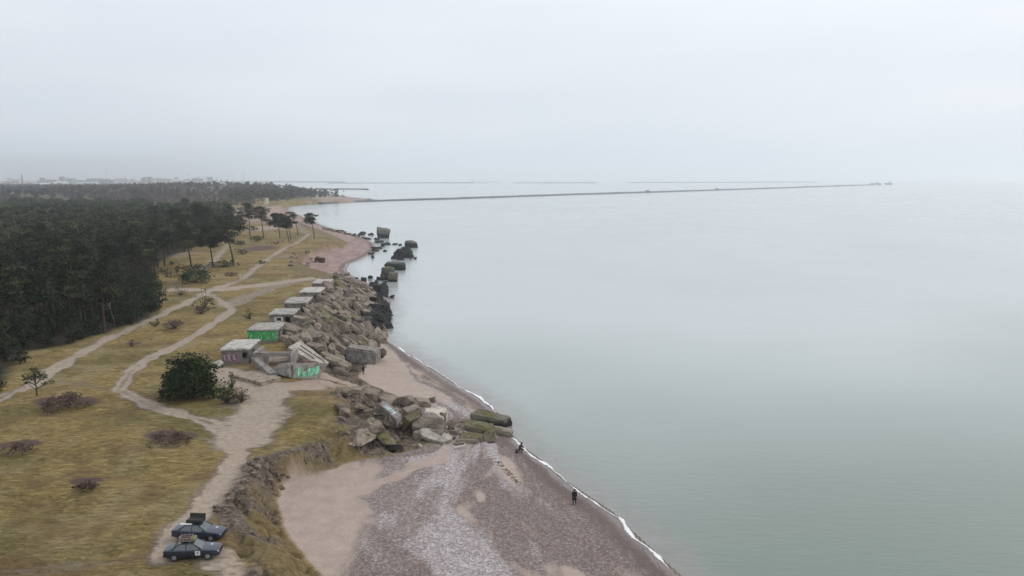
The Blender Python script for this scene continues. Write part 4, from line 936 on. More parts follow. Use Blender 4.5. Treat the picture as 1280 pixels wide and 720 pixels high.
# --- woods further off: brown leafless birches behind the pines, the wooded spit and the hazy hill
def wood(name, n, region, mat, H0, H1, size, per, label, seed, ncl=4, tone=0.):
    r = random.Random(seed); nr = np.random.default_rng(seed); V_, F_, T_ = [], [], []; nb = 0; P = []
    a = np.array(region); lo, hi = a.min(0), a.max(0)
    X_ = nr.uniform(lo[0], hi[0], n * 6); Y_ = nr.uniform(lo[1], hi[1], n * 6); k = inpoly(a, X_, Y_); X_, Y_ = X_[k][:n], Y_[k][:n]
    Z_, _, _, _, _, _, L_ = terrain(X_, Y_)
    for i in range(len(X_)):
        if not L_[i]: continue
        H = r.uniform(H0, H1); Rr = H * .27
        cl = [(X_[i] + r.uniform(-.6, .6) * Rr, Y_[i] + r.uniform(-.6, .6) * Rr, Z_[i] + H * r.uniform(.3, .95), Rr * .55) for _ in range(ncl)]
        V, Fq, T = leaves(cl, per, size, seed * 1000 + i, .8); V_.append(V); F_.append(Fq + nb); T_.append(np.clip(T + tone + r.uniform(-.2, .2), 0, 1)); nb += len(V)
    o = link(name, np_mesh(name, np.vstack(V_), np.vstack(F_), mat, False, dict(tone=np.concatenate(T_))))
    return tag(o, label, 'forest', kind='stuff')
wood('birch_wood', 850, Gs([(150,262),(215,262),(262,268),(285,262),(318,258),(322,252),(240,247),(150,246),(100,250)], 5), M_birch, 7, 11, .8, 2.2, 'brown grey leafless birch wood behind the dark pines', 5)
wood('spit_wood', 620, Gs([(290,257.5),(330,256.5),(370,255),(410,252.6),(438,250.8),(434,249.4),(405,247.2),(370,245),(330,243.5),(285,246)], 5), M_pine, 11, 16, 1.5, 1.6, 'dark green wood on the long spit at the root of the breakwater', 6)
wood('hill_wood', 1500, [(-1250, 1250), (-430, 1100), (-420, 1500), (-500, 2300), (-1500, 2300)], M_pine, 8, 13, 2.6, .8, 'hazy wooded hill between the forest and the town', 7)
wood('left_wood', 2300, [(-3200, 2300), (-1400, 800), (-450, 780), (-420, 1100), (-900, 2300), (-1000, 3000), (-2600, 3200)], M_birch, 7, 11, 3.0, .8, 'faded grey brown woods in front of the distant town', 8)

# --- the open-grown pines on the heath, each from its foot pixel, height and crown
def lone(px, py, top_py, Rr, bare, ncl, lean, seed, label, per=46, leaf=.36, flat=.4, group=None, mat=None):
    P = hit(px, py); H = (py - top_py) / pxm(P) / 1.0; Rm = Rr / pxm(P)
    me = pine(seed, H, bare, Rm, ncl, per, lean, leaf, mat, 9, flat)
    return tree('pine_tree', me, P.x, P.y, P.z, 1, 0, label, group)
LONE = [(393,298.5,265,13,.60,12,-.18,31,'single leaning pine nearest the shore, with a sparse crown',.4), (372.5,293.5,263.5,10,.72,6,-.22,32,'thin bare-stemmed pine with a tiny crown, leaning left near the shore',.4),
 (350,297.5,266,16,.55,18,-.10,33,'umbrella-crowned pine at the centre of the heath group',.34), (361,302,269,13,.55,13,-.15,34,'slim pine whose crown joins the umbrella-crowned pine on its right',.34), (363.5,299,271,9,.6,7,-.18,35,'thinnest pine, close behind the right side of the umbrella-crowned pine',.4),
 (329.5,297.5,257,12,.62,12,-.10,36,'tall pine with a tufted crown left of the umbrella-crowned pine',.5), (312.5,294,253,12,.55,13,-.05,37,'tall dark pine at the left of the heath group, before the yellow ruin',.6),
 (300,294,268,10,.35,12,.0,38,'dark rounded pine low beside the leftmost heath pine',.7), (292,332.5,268,22,.50,18,-.17,39,'big forked pine with a thick leaning trunk beside the second track',.45),
 (266,332,279,22,.48,24,-.08,40,'dense dark pine left of the big forked pine',.5), (239,333.5,276,22,.45,26,-.12,41,'dense dark pine standing at the right edge of the forest',.5), (206,333,281,16,.5,18,.0,42,'slim pine at the forest edge above the row of low bushes',.5),
 (222,312,260,18,.4,22,.0,43,'dark pine in the forest edge behind the slim one',.5), (252,308,252,16,.35,22,0,44,'pointed dark pine rising behind the dense pines',.8), (284,296,262,15,.35,20,0,45,'broad dark pine in front of the pink dunes',.7), (232,278,246,10,.5,12,0,46,'small distant pine rising above the brown birch wood',.5), (194,290,258,14,.4,16,0,47,'broad dark pine at the top edge of the forest',.5),
 (275,300,266,14,.3,20,0,48,'dark pine behind the trunk of the big forked pine',.6)]
for px, py, tp, Rr, bare, ncl, lean, seed, lab, flat in LONE: lone(px, py, tp, Rr, bare, ncl, lean, seed, lab, flat=flat)

def bush(px, py, wpx, hpx, mat, seed, label, cat='bush', name='bush', per=60, leaf=.2, ncl=26, group=None, flat=.8, stem=True, depthf=.9, open_=0.):
    P = hit(px, py); s = pxm(P); W_, H_ = wpx / s / 2, hpx / s; r = random.Random(seed); cl = []; mb = MB()
    for k in range(ncl):
        a = r.uniform(0, 6.28); q = math.sqrt(r.random()) * .92; h = H_ * (1 - q * q) ** .5
        lob = 1 + .22 * math.sin(3 * a + seed) + .12 * math.sin(5 * a + 2 * seed); q *= .97 * lob; h *= .8 + .35 * math.sin(2 * a + seed) ** 2
        z = h * (r.random() ** .6) * .92; cr_ = min(W_, H_) * r.uniform(.22, .36) * (1 - open_ * .5)
        c = (math.cos(a) * q * W_, math.sin(a) * q * W_ * depthf, max(z, cr_ * .5), cr_); cl.append(c)
        if stem: mb.tube([(0, 0, -.1), (c[0] * .4, c[1] * .4, c[2] * .5), c[:3]], [.08, .05, .02], 4)
    V, Fq, T = leaves(cl, per, leaf, seed, flat); t = empty(name, P); tag(t, label, cat, group)
    if stem: mb.build('stem', M_twig, t)
    link('foliage', np_mesh('foliage', V, Fq, mat, False, dict(tone=T)), t); return t
bush(234, 497, 68, 50, M_junip, 1, 'large rounded dark green pine bush at the sand edge below the first bunker', per=85, leaf=.24, ncl=90)
bush(284, 504, 26, 26, M_junip, 2, 'smaller dark pine bush right of the large rounded one', per=60, leaf=.18)
bush(290, 486, 18, 26, M_gbush, 3, 'spindly young pine sticking up behind the smaller dark bush', per=16, leaf=.17, ncl=16, open_=.7)
bush(302, 502, 26, 16, M_heath, 4, 'low brown leafless shrub touching the smaller dark bush', per=42, leaf=.14)
bush(255, 386, 32, 24, M_junip, 5, 'open dark pine bush between the two forest tracks', per=26, leaf=.22, ncl=30, open_=.5)
bush(252, 392, 20, 10, M_heath, 6, 'rust brown shrub at the foot of the open dark pine bush', per=40, leaf=.16)
bush(312, 399, 15, 16, M_gbush, 7, 'small yellow-green bush beside the bunker with the white window', per=60, leaf=.16, ncl=18)
bush(194, 408, 13, 12, M_young, 8, 'small dark green shrub beside the main track', per=50, leaf=.18, ncl=16)
bush(217, 411, 27, 14, M_heath, 9, 'brown rounded leafless shrub between the two tracks', per=36, leaf=.15)
bush(165, 433, 9, 10, M_heath, 10, 'small brown twiggy shrub in the grass left of the curving track', per=30, leaf=.15, ncl=10)
for i, (px, py, w, h, lab) in enumerate(((83,512,66,21,'widest patch of purple-brown leafless scrub, beside the small lone pine'), (212,554,60,14,'oval purple-brown scrub patch left of the sandy path'), (22,566,52,12,'flat purple-brown scrub patch at the left edge'), (108,612,24,12,'small purple-brown scrub patch in a hollow of the grass'))):
    bush(px, py, w, h, M_heath, 20 + i, lab, 'scrub', 'scrub_patch', per=150, leaf=.12, ncl=46, flat=.5, stem=False)
bush(244, 353, 42, 22, M_junip, 30, 'dark low juniper thicket under the dense pines', per=30, leaf=.25, ncl=34); bush(277, 334, 36, 10, M_junip, 31, 'low dark green thicket below the big forked pine', per=34, leaf=.25, ncl=26)
bush(228, 336, 16, 7, M_heath, 33, 'brown low shrub behind the juniper thicket', per=30, leaf=.25, ncl=14)
for i, (px, py, w, h) in enumerate(((200,341,10,6),(209,343,14,8),(221,341,11,9),(212,347,9,6),(196,332,18,7),(215,331,14,6),(186,338,10,6))):
    bush(px, py, w, h, M_junip, 40 + i, 'low dark bush in the sunken grass clearing at the forest edge', per=30, leaf=.25, ncl=12, group='low bushes in the clearing at the forest edge')
bush(200, 371, 26, 22, M_junip, 50, 'leggy dark bush at the forest edge beside the track junction', per=24, leaf=.22, ncl=26, open_=.5); bush(225, 369, 18, 13, M_birch, 51, 'pale grey leafless shrub at the track junction', per=30, leaf=.15, ncl=18)
for i, (px, py, w, h, m) in enumerate(((320,302,18,9,M_junip),(303,318,20,9,M_heath),(345,305,22,5,M_heath),(288,345,16,5,M_heath),(325,330,14,5,M_heath),(230,302,20,12,M_birch),(300,306,14,8,M_junip),(265,298,24,14,M_junip))):
    bush(px, py, w, h, m, 60 + i, ['dark shrub under the heath pines','brown shrub between the tracks behind the big forked pine','long low brown shrub under the umbrella-crowned pine','small brown tuft near the big forked pine','small brown shrub by the bend of the track','grey shrub inside the forest edge','dark shrub near the leftmost heath pine','thick dark bush behind the dense pines'][i], per=22, leaf=.3, ncl=16)
# scrub on the pink dunes, far
for i in range(26):
    px, py = rr.uniform(262, 345), rr.uniform(259, 288); P = hit(px, py)
    bush(px, py, rr.uniform(8, 20), rr.uniform(2, 4), [M_heath, M_birch, M_junip][i % 3], 80 + i, 'low far shrub on the pink dunes beyond the heath pines', per=3, leaf=.9, ncl=8, stem=False, group='low shrubs on the far pink dunes')
# small open pine by the main track, lower left
P = hit(46, 495); s = pxm(P); H = 37 / s; mb = MB()
mb.tube([(0, 0, -.1), (.05, 0, H * .3), (-.2, 0, H * .6), (.1, 0, H * .85)], [.13, .11, .08, .03], 6); cl = []
for (x, z, r_) in ((-.4, .62, .9), (-1.2, .55, .75), (.4, .80, .8), (-.5, .86, .7), (1.0, .60, .7), (1.6, .42, .55), (2.2, .47, .5), (-1.6, .40, .55), (-.9, .72, .7), (.6, .62, .7), (0, .7, .8), (1.1, .78, .4)):
    c = (x, rr.uniform(-.8, .8), z * H); cl.append((*c, r_)); mb.tube([(0, 0, max(.2, z - .2) * H), c], [.06, .03], 4)
V, Fq, T = leaves(cl, 95, .17, 5, .55); t = empty('small_pine', P); tag(t, 'small open-branched pine standing alone beside the main track, lower left', 'tree')
mb.build('trunk', M_twig, t); link('crown', np_mesh('crown', V, Fq, M_junip, False, dict(tone=T)), t)
# bare dead trees at the forest edge
def dead_tree(px, py, hpx, seed, label, mat, spread=.5):
    P = hit(px, py); H = hpx / pxm(P); r = random.Random(seed); mb = MB()
    def br(p, d, L, rad, dep):
        q = p + d * L; m = p.lerp(q, .5) + Vector((r.uniform(-.06, .06) * L, 0, 0)); mb.tube([p, m, q], [rad, rad * .8, rad * .6], 5)
        if dep: 
            for k in range(2 + (r.random() < .4)): br(q, (d + Vector((r.uniform(-1, 1), r.uniform(-.6, .6), r.uniform(-.1, .5))) * spread * 1.5).normalized(), L * r.uniform(.55, .8), rad * .6, dep - 1)
    br(Vector((0, 0, -.1)), Vector((r.uniform(-.15, .15), -.1, 1)).normalized(), H * .4,   .12, 4); o = mb.build('dead_tree', mat, smooth=True); o.location = P; return tag(o, label, 'tree')
dead_tree(26, 420, 46, 3, 'bare white dead tree in front of the forest on the far left', M_dead, .7)
dead_tree(143, 408, 50, 8, 'bare pale forked tree standing at the front of the forest', M_dead, .5)
dead_tree(108, 408, 66, 12, 'bare grey tree with drooping branches left of the pale forked one', simple('grey_dead_wood', (.2, .18, .165), .9), .7)
# weekend hut roof seen in the forest
P = Vector((*G(89, 368, 8.5), 8.5)); t = empty('forest_bunker', (P.x, P.y, gz(P.x, P.y)), R(4)); tag(t, 'small pale bunker half hidden among the dark forest trees', 'bunker')
mb = MB(); mb.box((0, 0, 1.6), (3.9, 3.2, 3.9)); mb.build('wall', M_wall, t); mb = MB(); mb.box((0, 0, 3.72), (4.6, 3.8, .3)); mb.build('roof', M_roof, t, bevel=.05)
# ------------------------------------------------------------------ breakwaters
def breakwater(name, line, z0, top_w, height, label, mat, seg=22., rough=.5, heads=()):
    """long rubble mound following real points; cross section trapezoid with uneven crest"""
    p = np.array(line, float); L = np.concatenate([[0], np.cumsum(np.linalg.norm(np.diff(p, axis=0), axis=1))]); n = max(8, int(L[-1] / seg)); s = np.linspace(0, L[-1], n)
    c = np.stack([np.interp(s, L, p[:, 0]), np.interp(s, L, p[:, 1])], 1); tg = np.gradient(c, axis=0); tg /= np.linalg.norm(tg, axis=1)[:, None]; nn = np.stack([tg[:, 1], -tg[:, 0]], 1)
    r = np.random.default_rng(3); V = []; Fq = []
    for i in range(n):
        h = height[0] + (height[1] - height[0]) * i / (n - 1)
        for (o_, z) in ((-top_w * 1.6, -1.5), (-top_w * .55, h * .85), (0, h), (top_w * .5, h * .9), (top_w * 1.7, -1.5)):
            j = 0 if z < 0 else rough; V.append((*(c[i] + nn[i] * (o_ + r.normal() * j)), z + r.normal() * j * .55 * (z > 0)))
    for i in range(n - 1):
        for k in range(4): a = i * 5 + k; Fq.append((a, a + 1, a + 6, a + 5))
    t = empty(name, (c[0][0], c[0][1], 0)); tag(t, label, 'breakwater'); V = np.array(V) - [c[0][0], c[0][1], 0]
    link('rubble_mound', np_mesh(name, V, Fq, mat), t); return t, c - c[0]
M_bw = concrete('breakwater_stone', (.075, .08, .085))
t, c = breakwater('breakwater', [G(*q) for q in ((398,255.2),(430,253.2),(470,251.8),(520,250.3),(560,249.2),(640,246.3),(720,243.6),(820,240.6),(900,238),(960,236),(1020,234),(1060,232.6),(1097,231.3))], 0, 7.5, (2.6, 5.2), 'long dark stone breakwater running far out to sea to the right', M_bw)
e = c[-1]; mb = MB(); mb.box((0, 0, 4.5), (46, 20, 9)); mb.box((8, 0, 11), (9, 9, 5)); o = mb.build('pier_head', M_bw, t, bevel=.8); o.location = (e[0] - 10, e[1], 0)
for f in (.30, .42, .66, .78, .86): 
    q = c[int(f * len(c))]; m = MB(); m.box((0, 0, 5.0), (9, 7, 3.5)); o = m.build('block', M_bw, t, bevel=.4); o.location = (q[0], q[1], -.5)
x, y = G(1110.5, 230.8); t2 = empty('pier_head', (x, y, 0)); tag(t2, 'separate low dark pier head just beyond the tip of the long breakwater', 'pier')
mb = MB(); mb.box((0, 0, 4), (34, 22, 10)); mb.build('base', M_bw, t2, bevel=1.5); mb = MB(); mb.tube([(6, 0, 9), (6, 0, 16)], [3.0, 2.2], 10); mb.box((6, 0, 16.6), (5.4, 5.4, 1.2)); mb.build('beacon_tower', M_bw, t2)
breakwater('breakwater', [G(643, 229.0), G(745, 229.0)], 0, 9, (5, 6), 'faint detached breakwater near the horizon at the centre', M_bw, 60)
breakwater('breakwater', [G(786, 228.6), G(900, 228.4), G(1020, 228.2)], 0, 9, (5, 6), 'faint detached breakwater near the horizon on the right', M_bw, 60)
breakwater('breakwater', [G(410, 229.6), G(480, 229.2), G(592, 229.0)], 0, 9, (5, 6), 'faint long breakwater near the horizon beyond the wooded spit', M_bw, 60)
breakwater('breakwater', [G(285, 236.8), G(370, 236.6), G(445, 237.1), G(458, 237.5)], 0, 8, (3.0, 4.5), 'low dark jetty in the calm water behind the wooded spit', M_bw, 40)
breakwater('breakwater', [G(280, 233.6), G(300, 232.9), G(332, 232.6)], 0, 14, (4, 5), 'short flat bank behind the jetty, near the harbour', M_bw, 40)
breakwater('breakwater', [G(260, 229.3), G(330, 228.0), G(400, 228.2), G(428, 228.4)], 0, 26, (12, 9), 'hazy low headland at the horizon behind the harbour', M_bw, 80)

# stones at the root of the breakwater and the yellow ruin on the dune
def far_house(px, py, w, h, d, roofh, mw, mr, label, group=None, name='house', z=None, gable=True, level=4.0, wins=0):
    x, y = G(px, py, level); t = empty(name, (x, y, level - 1.5)); tag(t, label, 'building', group); h += 1.5
    mb = MB(); mb.box((0, d / 2, h / 2), (w, d, h)); mb.build('wall', mw, t); mb = MB()
    if gable:
        e = .4; mb.add([(-w / 2 - e, -e, h), (w / 2 + e, -e, h), (w / 2 + e, d + e, h), (-w / 2 - e, d + e, h), (-w / 2, d / 2, h + roofh), (w / 2, d / 2, h + roofh)], [(0, 1, 5, 4), (2, 3, 4, 5), (1, 2, 5), (3, 0, 4), (3, 2, 1, 0)])
    else: mb.box((0, d / 2, h + roofh / 2), (w + .6, d + .6, roofh))
    mb.build('roof', mr, t); return t
M_yel = simple('yellow_plaster', (.55, .45, .22), .8); M_cream = simple('cream_plaster', (.6, .56, .48), .8); M_white = simple('white_cladding', (.78, .78, .77), .6)
M_grey = simple('grey_panel', (.34, .36, .38), .8); M_redroof = simple('dull_red_roof', (.28, .14, .11), .8); M_groof = simple('grey_roof', (.3, .31, .33), .7); M_brick = simple('dark_brick', (.14, .12, .12), .9)
far_house(325, 254.8, 11, 4.5, 8, 1.5, M_yel, M_yel, 'pale yellow ruined fort building on the pink dune', name='ruined_fort', gable=False, level=6)
far_house(331.5, 254.2, 5, 5.5, 6, 1.0, M_cream, M_cream, 'small cream ruin touching the right end of the yellow one', name='ruined_fort', gable=False, level=6)
far_house(247, 282.2, 9, 3, 7, .5, M_pale, M_roof, 'pale concrete roof showing between the dark pines', name='forest_bunker', gable=False, level=5)
# small white marker beside the track, grey huts at the root of the breakwater
P = hit(300, 347.5); mb = MB(); mb.tube([(0, 0, -.1), (0, 0, 1.1)], .16, 8); mb.box((0, 0, 1.2), (.5, .3, .35)); o = mb.build('marker_post', M_wpaint, bevel=.03); o.location = P; tag(o, 'small white marker post standing beside the pale track', 'post')
for i, (px, py) in enumerate(((461, 250.6),)):
    far_house(px, py, 7, 2.2, 5, .8, M_grey, M_groof, ['low grey hut on the breakwater just right of the wooded spit', 'low grey hut on the beach below the wooded spit', 'second low grey hut below the wooded spit', 'low grey hut where the breakwater leaves the beach'][i], name='hut', gable=False, level=1.5)

# ------------------------------------------------------------------ the far town
r = random.Random(77); nB = 0
ROW = []
for i in range(96):
    px = r.uniform(-12, 268); 
    if r.random() < .35: px = r.uniform(175, 265)
    py = r.uniform(227.6, 231.2) - (0.4 if px > 150 else 0)
    kind = r.choice(['block', 'block', 'shed', 'shed', 'house', 'church']); 
    x, y = G(px, py, 4)
    k = (y / 3500.) ** .5
    if kind == 'block': far_house(px, py, r.uniform(30, 70) * k, r.uniform(16, 28), 16, 1, r.choice([M_white, M_grey, M_cream]), M_groof, 'pale apartment block in the hazy far town, one of many along the horizon', 'apartment blocks of the far town', 'apartment_block', gable=False)
    elif kind == 'shed': far_house(px, py, r.uniform(50, 140) * k, r.uniform(8, 13), 50, 3, r.choice([M_white, M_white, M_grey]), r.choice([M_white, M_groof]), 'long white harbour shed in the hazy far town', 'harbour sheds of the far town', 'harbour_shed')
    elif kind == 'house': far_house(px, py, r.uniform(18, 34) * k, 9, 14, 6, M_cream, M_redroof, 'gabled house in the hazy far town', 'gabled houses of the far town', 'house')
    else: far_house(px, py, r.uniform(14, 22) * k, r.uniform(20, 34), 14, 3, M_grey, M_groof, 'narrow tower block in the hazy far town', 'tower blocks of the far town', 'tower_block', gable=False)
far_house(57, 232.2, 55, 7, 40, 3, M_white, M_white, 'bright white hall roof in front of the town, right of the dark chimney', name='white_hall', level=8)
far_house(73, 229.8, 48, 7, 40, 3, M_white, M_white, 'second bright white hall, behind and right of the first', name='white_hall', level=10)
def chimney(px, base, top_, rad, mat, label, band=True, name='chimney', group=None):
    x, y = G(px, base, 5); P = Vector((x, y, 3)); H = (base - top_) / pxm(P); t = empty(name, P); tag(t, label, name.replace('_', ' '), group)
    mb = MB(); mb.tube([(0, 0, 0), (0, 0, H)], [rad, rad * .6], 12); mb.build('shaft', mat, t); mb = MB(); mb.tube([(0, 0, H), (0, 0, H + H * .04)], [rad * .75, rad * .75], 12); mb.build('rim', mat, t); return t
chimney(28, 230.5, 217.5, 3.2, M_brick, 'dark tall chimney at the left, in front of the far town')
chimney(134, 229.5, 208, 1.0, M_grey, 'very faint thin mast above the forest, at the centre of the town', name='radio_mast'); chimney(236, 228.5, 214.5, 1.6, M_grey, 'thin grey chimney rising above the wooded hill'); chimney(248, 228.5, 220, 1.6, M_grey, 'short faint chimney right of the thin grey one'); 
for i, px in enumerate((157, 170, 292, 305)): chimney(px, 228.6, (217, 219, 215.5, 214.5)[i], 1.3, M_grey, ['faint mast left of the wooded hill', 'shorter faint mast beside it, left of the wooded hill', 'left of two faint masts above the harbour water', 'right of two faint masts above the harbour water'][i], name='mast')
def crane(px, py, h, label):
    x, y = G(px, py, 3); t = empty('harbour_crane', (x, y, 2)); tag(t, label, 'crane', 'cranes of the far harbour')
    m = MB()
    for sx in (-5, 5):
        for sy in (-5, 5): m.tube([(sx, sy, 0), (sx * .5, sy * .5, h * .45)], .9, 5)
    m.box((0, 0, h * .48), (9, 8, 4)); m.build('portal', M_grey, t); m = MB(); m.tube([(0, 0, h * .5), (h * .35, 0, h)], [.9, .5], 5); m.tube([(0, 0, h * .5), (-3, 0, h * .75), (h * .3, 0, h * .9)], .4, 4); m.build('jib', M_grey, t)
for px in (246, 258, 264, 271, 276, 284): crane(px, 229.4, 38 + (px % 7) * 2, 'faint portal crane in the far harbour right of the wooded hill')
# white ships near the horizon, hardly visible
def ship(px, py, L, label):
    x, y = G(px, py, 0); t = empty('ship', (x, y, 0)); tag(t, label, 'ship'); n = 12; V = []
    prof = [(-L / 2, .7), (-L * .45, 1), (L * .3, 1), (L * .42, .6), (L / 2, .05)]; b = L * .07; vs = []
    for z, k in ((0, .85), (7, 1.)): vs += [(u, s * b * w * k, z + (2 if u > L * .35 and z else 0)) for u, w in prof for s in (-1, 1)]
    fs = []
    for i in range(4): fs += [(2 * i, 2 * i + 2, 12 + 2 * i - 0, 10 + 2 * i), (2 * i + 1, 11 + 2 * i, 13 + 2 * i, 2 * i + 3), (10 + 2 * i, 12 + 2 * i, 13 + 2 * i, 11 + 2 * i)]
    fs += [(0, 10, 11, 1), (8, 9, 19, 18)]; m = MB(); m.add(vs, fs); m.build('hull', M_white, t)
    m = MB(); m.box((-L * .33, 0, 13), (L * .16, b * 1.5, 12)); m.box((-L * .33, 0, 20.5), (L * .1, b * 1.8, 3)); m.build('superstructure', M_white, t)
ship(601, 228.9, 150, 'white ship lying in the haze on the horizon beyond the centre of the breakwater'); ship(620, 228.5, 90, 'smaller white ship on the horizon right behind the first one')

# ------------------------------------------------------------------ the two cars
M_paint = simple('dark_blue_car_paint', (.009, .016, .036), .28, 0, .1, 3, .6); M_paint2 = simple('blue_grey_car_paint', (.014, .022, .05), .3, 0, .1, 3, .6)
def glass_mat():
    t = NT('car_glass'); return t.set(color=(.05, .065, .07), rough=.08, spec=1.0, coat=.6)
M_glass = glass_mat(); M_tyre = simple('tyre_rubber', (.02, .02, .02), .9); M_rim = simple('alloy_rim', (.42, .43, .45), .35, .7); M_lamp = simple('headlight_glass', (.75, .77, .8), .12); M_red = simple('tail_light_red', (.35, .02, .03), .3)
M_trim = simple('black_plastic', (.018, .018, .02), .6); M_stick = simple('white_sticker', (.78, .79, .8), .5); M_wood = simple('pinkish_crate_wood', (.36, .26, .23), .8); M_hi = simple('yellow_green_fabric', (.17, .18, .06), .8); M_plate = M_stick
def loft(stations, ring, name, mat, parent, smooth=True, bevel=0):
    vs = []; n = None
    for s in stations: q = ring(*s); n = len(q); vs += q
    fs = []
    for i in range(len(stations) - 1):
        for k in range(n): fs.append((i * n + k, (i + 1) * n + k, (i + 1) * n + (k + 1) % n, i * n + (k + 1) % n))
    fs += [tuple(range(n)), tuple((len(stations) - 1) * n + k for k in range(n))[::-1]]
    m = MB(); m.add(vs, fs); o = m.build(name, mat, parent); me = o.data
    bm = bmesh.new(); bm.from_mesh(me); bmesh.ops.recalc_face_normals(bm, faces=bm.faces); bm.to_mesh(me); bm.free(); return o
def car(px, py, rz, paint, label, seed):
    P = hit(px, py); t = empty('parked_car', P, rz); tag(t, label, 'car', 'cars parked at the end of the sandy path')
    # lower body: x, half width, bottom, belt height
    st = [(-2.33, .66, .42, .82), (-2.26, .80, .34, .95), (-1.95, .86, .28, .99), (-1.45, .875, .25, .98), (-.9, .88, .24, .95), (0, .885, .24, .93), (.75, .88, .24, .92), (1.1, .875, .25, .90), (1.6, .865, .25, .86), (2.0, .85, .26, .81), (2.22, .80, .28, .75), (2.33, .72, .34, .66)]
    def ring(x, w, zb, zt):
        h = zt - zb
        return [(x, -w * .92, zb), (x, -w, zb + h * .2), (x, -w * 1.01, zb + h * .55), (x, -w * .965, zb + h * .88), (x, -w * .86, zt), (x, -w * .4, zt + .025), (x, 0, zt + .035), (x, w * .4, zt + .025), (x, w * .86, zt), (x, w * .965, zb + h * .88), (x, w * 1.01, zb + h * .55), (x, w, zb + h * .2), (x, w * .92, zb)]
    b = loft(st, ring, 'body', paint, t)
    # wheel arches are dark flares set into the side; wheels
    for sx in (-1.38, 1.42):
        for s in (-1, 1):
            wh = empty('wheel', (0, 0, 0)); wh.parent = t; wh.location = (sx, s * .79, .32); 
            m = MB(); m.tube([(0, -.11, 0), (0, -.08, 0), (0, .08, 0), (0, .11, 0)], [.26, .32, .32, .26], 24); m.build('tyre', M_tyre, wh)
            m = MB(); m.tube([(0, s * .085, 0), (0, s * .118, 0)], [.215, .19], 20); 
            for k in range(5): a = k * 2 * math.pi / 5; m.box((math.cos(a) * .1, s * .12, math.sin(a) * .1), (.16, .02, .05), (0, -a, 0))
            m.build('rim', M_rim, wh)
            m = MB(); n = 14; vs = []
            for k in range(n + 1):
                a = math.pi * k / n; vs += [(math.cos(a) * .34, 0, math.sin(a) * .34), (math.cos(a) * .40, .0, math.sin(a) * .40), (math.cos(a) * .40, s * .10, math.sin(a) * .40), (math.cos(a) * .34, s * .10, math.sin(a) * .34)]
            fs = [(4 * k + i, 4 * k + (i + 1) % 4, 4 * k + 4 + (i + 1) % 4, 4 * k + 4 + i) for k in range(n) for i in range(4)]
            m.add(vs, fs); o = m.build('wheel_arch', M_trim, t); o.location = (sx, s * .815, .33)
    # greenhouse: windows as one dark glass shell per pane, with pillars of body colour
    zb, zr = .95, 1.40; xb0, xb1, xr0, xr1 = -1.72, .92, -1.02, .16; wb, wr = .76, .57
    c = lambda x, s, z: (x, s * (wb + (wr - wb) * (z - zb) / (zr - zb)), z)
    cage = MB()
    for s in (-1, 1):
        for (a, b_) in (((xb0, zb), (xr0, zr)), ((xb1, zb), (xr1, zr)), ((-.42, zb), (-.40, zr))): cage.tube([c(a[0], s, a[1]), c(b_[0], s, b_[1])], .042, 6)
        cage.tube([c(xr0, s, zr), c(xr1, s, zr)], .045, 6)
    cage.build('pillar', paint, t)
    def pane(name, q):
        q = [Vector(v) for v in q]; ctr = sum(q, Vector()) / 4; nrm = (q[1] - q[0]).cross(q[3] - q[0]).normalized(); nrm = nrm if nrm.dot(ctr - Vector((-.4, 0, 1.0))) > 0 else -nrm
        m = MB(); m.add([v + nrm * .002 for v in q] + [v - nrm * .02 for v in q], [(0, 1, 2, 3), (7, 6, 5, 4), (0, 4, 5, 1), (1, 5, 6, 2), (2, 6, 7, 3), (3, 7, 4, 0)]); m.build(name, M_glass, t)
    pane('windshield', [c(xb1, -1, zb - .03), c(xb1, 1, zb - .03), c(xr1, 1, zr), c(xr1, -1, zr)]); pane('rear_window', [c(xb0, 1, zb - .02), c(xb0, -1, zb - .02), c(xr0, -1, zr), c(xr0, 1, zr)])
    for s in (-1, 1):
        pane('side_window', [c(xb0 + .12, s, zb - .03), c(-.46, s, zb - .03), c(-.44, s, zr - .03), c(xr0 + .04, s, zr - .03)]); pane('side_window', [c(-.37, s, zb - .03), c(xb1 - .1, s, zb - .03), c(xr1 - .04, s, zr - .03), c(-.36, s, zr - .03)])
    rf = loft([(xr0 - .06, .50, 1.385), (xr0 + .05, .56, 1.42), (-.4, .585, 1.44), (xr1 - .05, .56, 1.42), (xr1 + .06, .50, 1.385)], lambda x, w, z: [(x, -w, z - .045), (x, -w * .93, z + .005), (x, 0, z + .03), (x, w * .93, z + .005), (x, w, z - .045)], 'roof', paint, t)
    for s in (-1, 1):
        m = MB(); m.box((2.235, s * .58, .60), (.12, .30, .14), (0, 0, s * -.25)); m.build('headlight', M_lamp, t, bevel=.03)
        m = MB(); m.box((-2.27, s * .60, .78), (.10, .30, .16), (0, 0, s * .2)); m.build('tail_light', M_red, t, bevel=.03)
        m = MB(); m.box((.70, s * .95, .98), (.12, .18, .11)); m.build('mirror', paint, t, bevel=.03)
    for nm, x in (('front_bumper', 2.30), ('rear_bumper', -2.31)): m = MB(); m.box((x, 0, .42), (.14, 1.42, .20)); m.build(nm, M_trim, t, bevel=.04)
    m = MB(); m.box((-2.36, 0, .62), (.02, .50, .12)); m.build('licence_plate', M_plate, t)
    m = MB(); m.box((2.33, 0, .60), (.04, .62, .12)); m.build('grille', M_trim, t, bevel=.01)
    return t
C1 = car(242, 695.0, R(7), M_paint, 'nearest dark car, with a roof rack and a white square sticker on its door', 1)
C2 = car(250, 671.5, R(-4), M_paint2, 'blue-grey car behind, carrying a raised black roof box', 2)
m = MB()
for x in (-.85, -.1): m.box((x, 0, 1.55), (.05, 1.2, .04)); m.box((x, .5, 1.50), (.06, .06, .1)); m.box((x, -.5, 1.50), (.06, .06, .1))
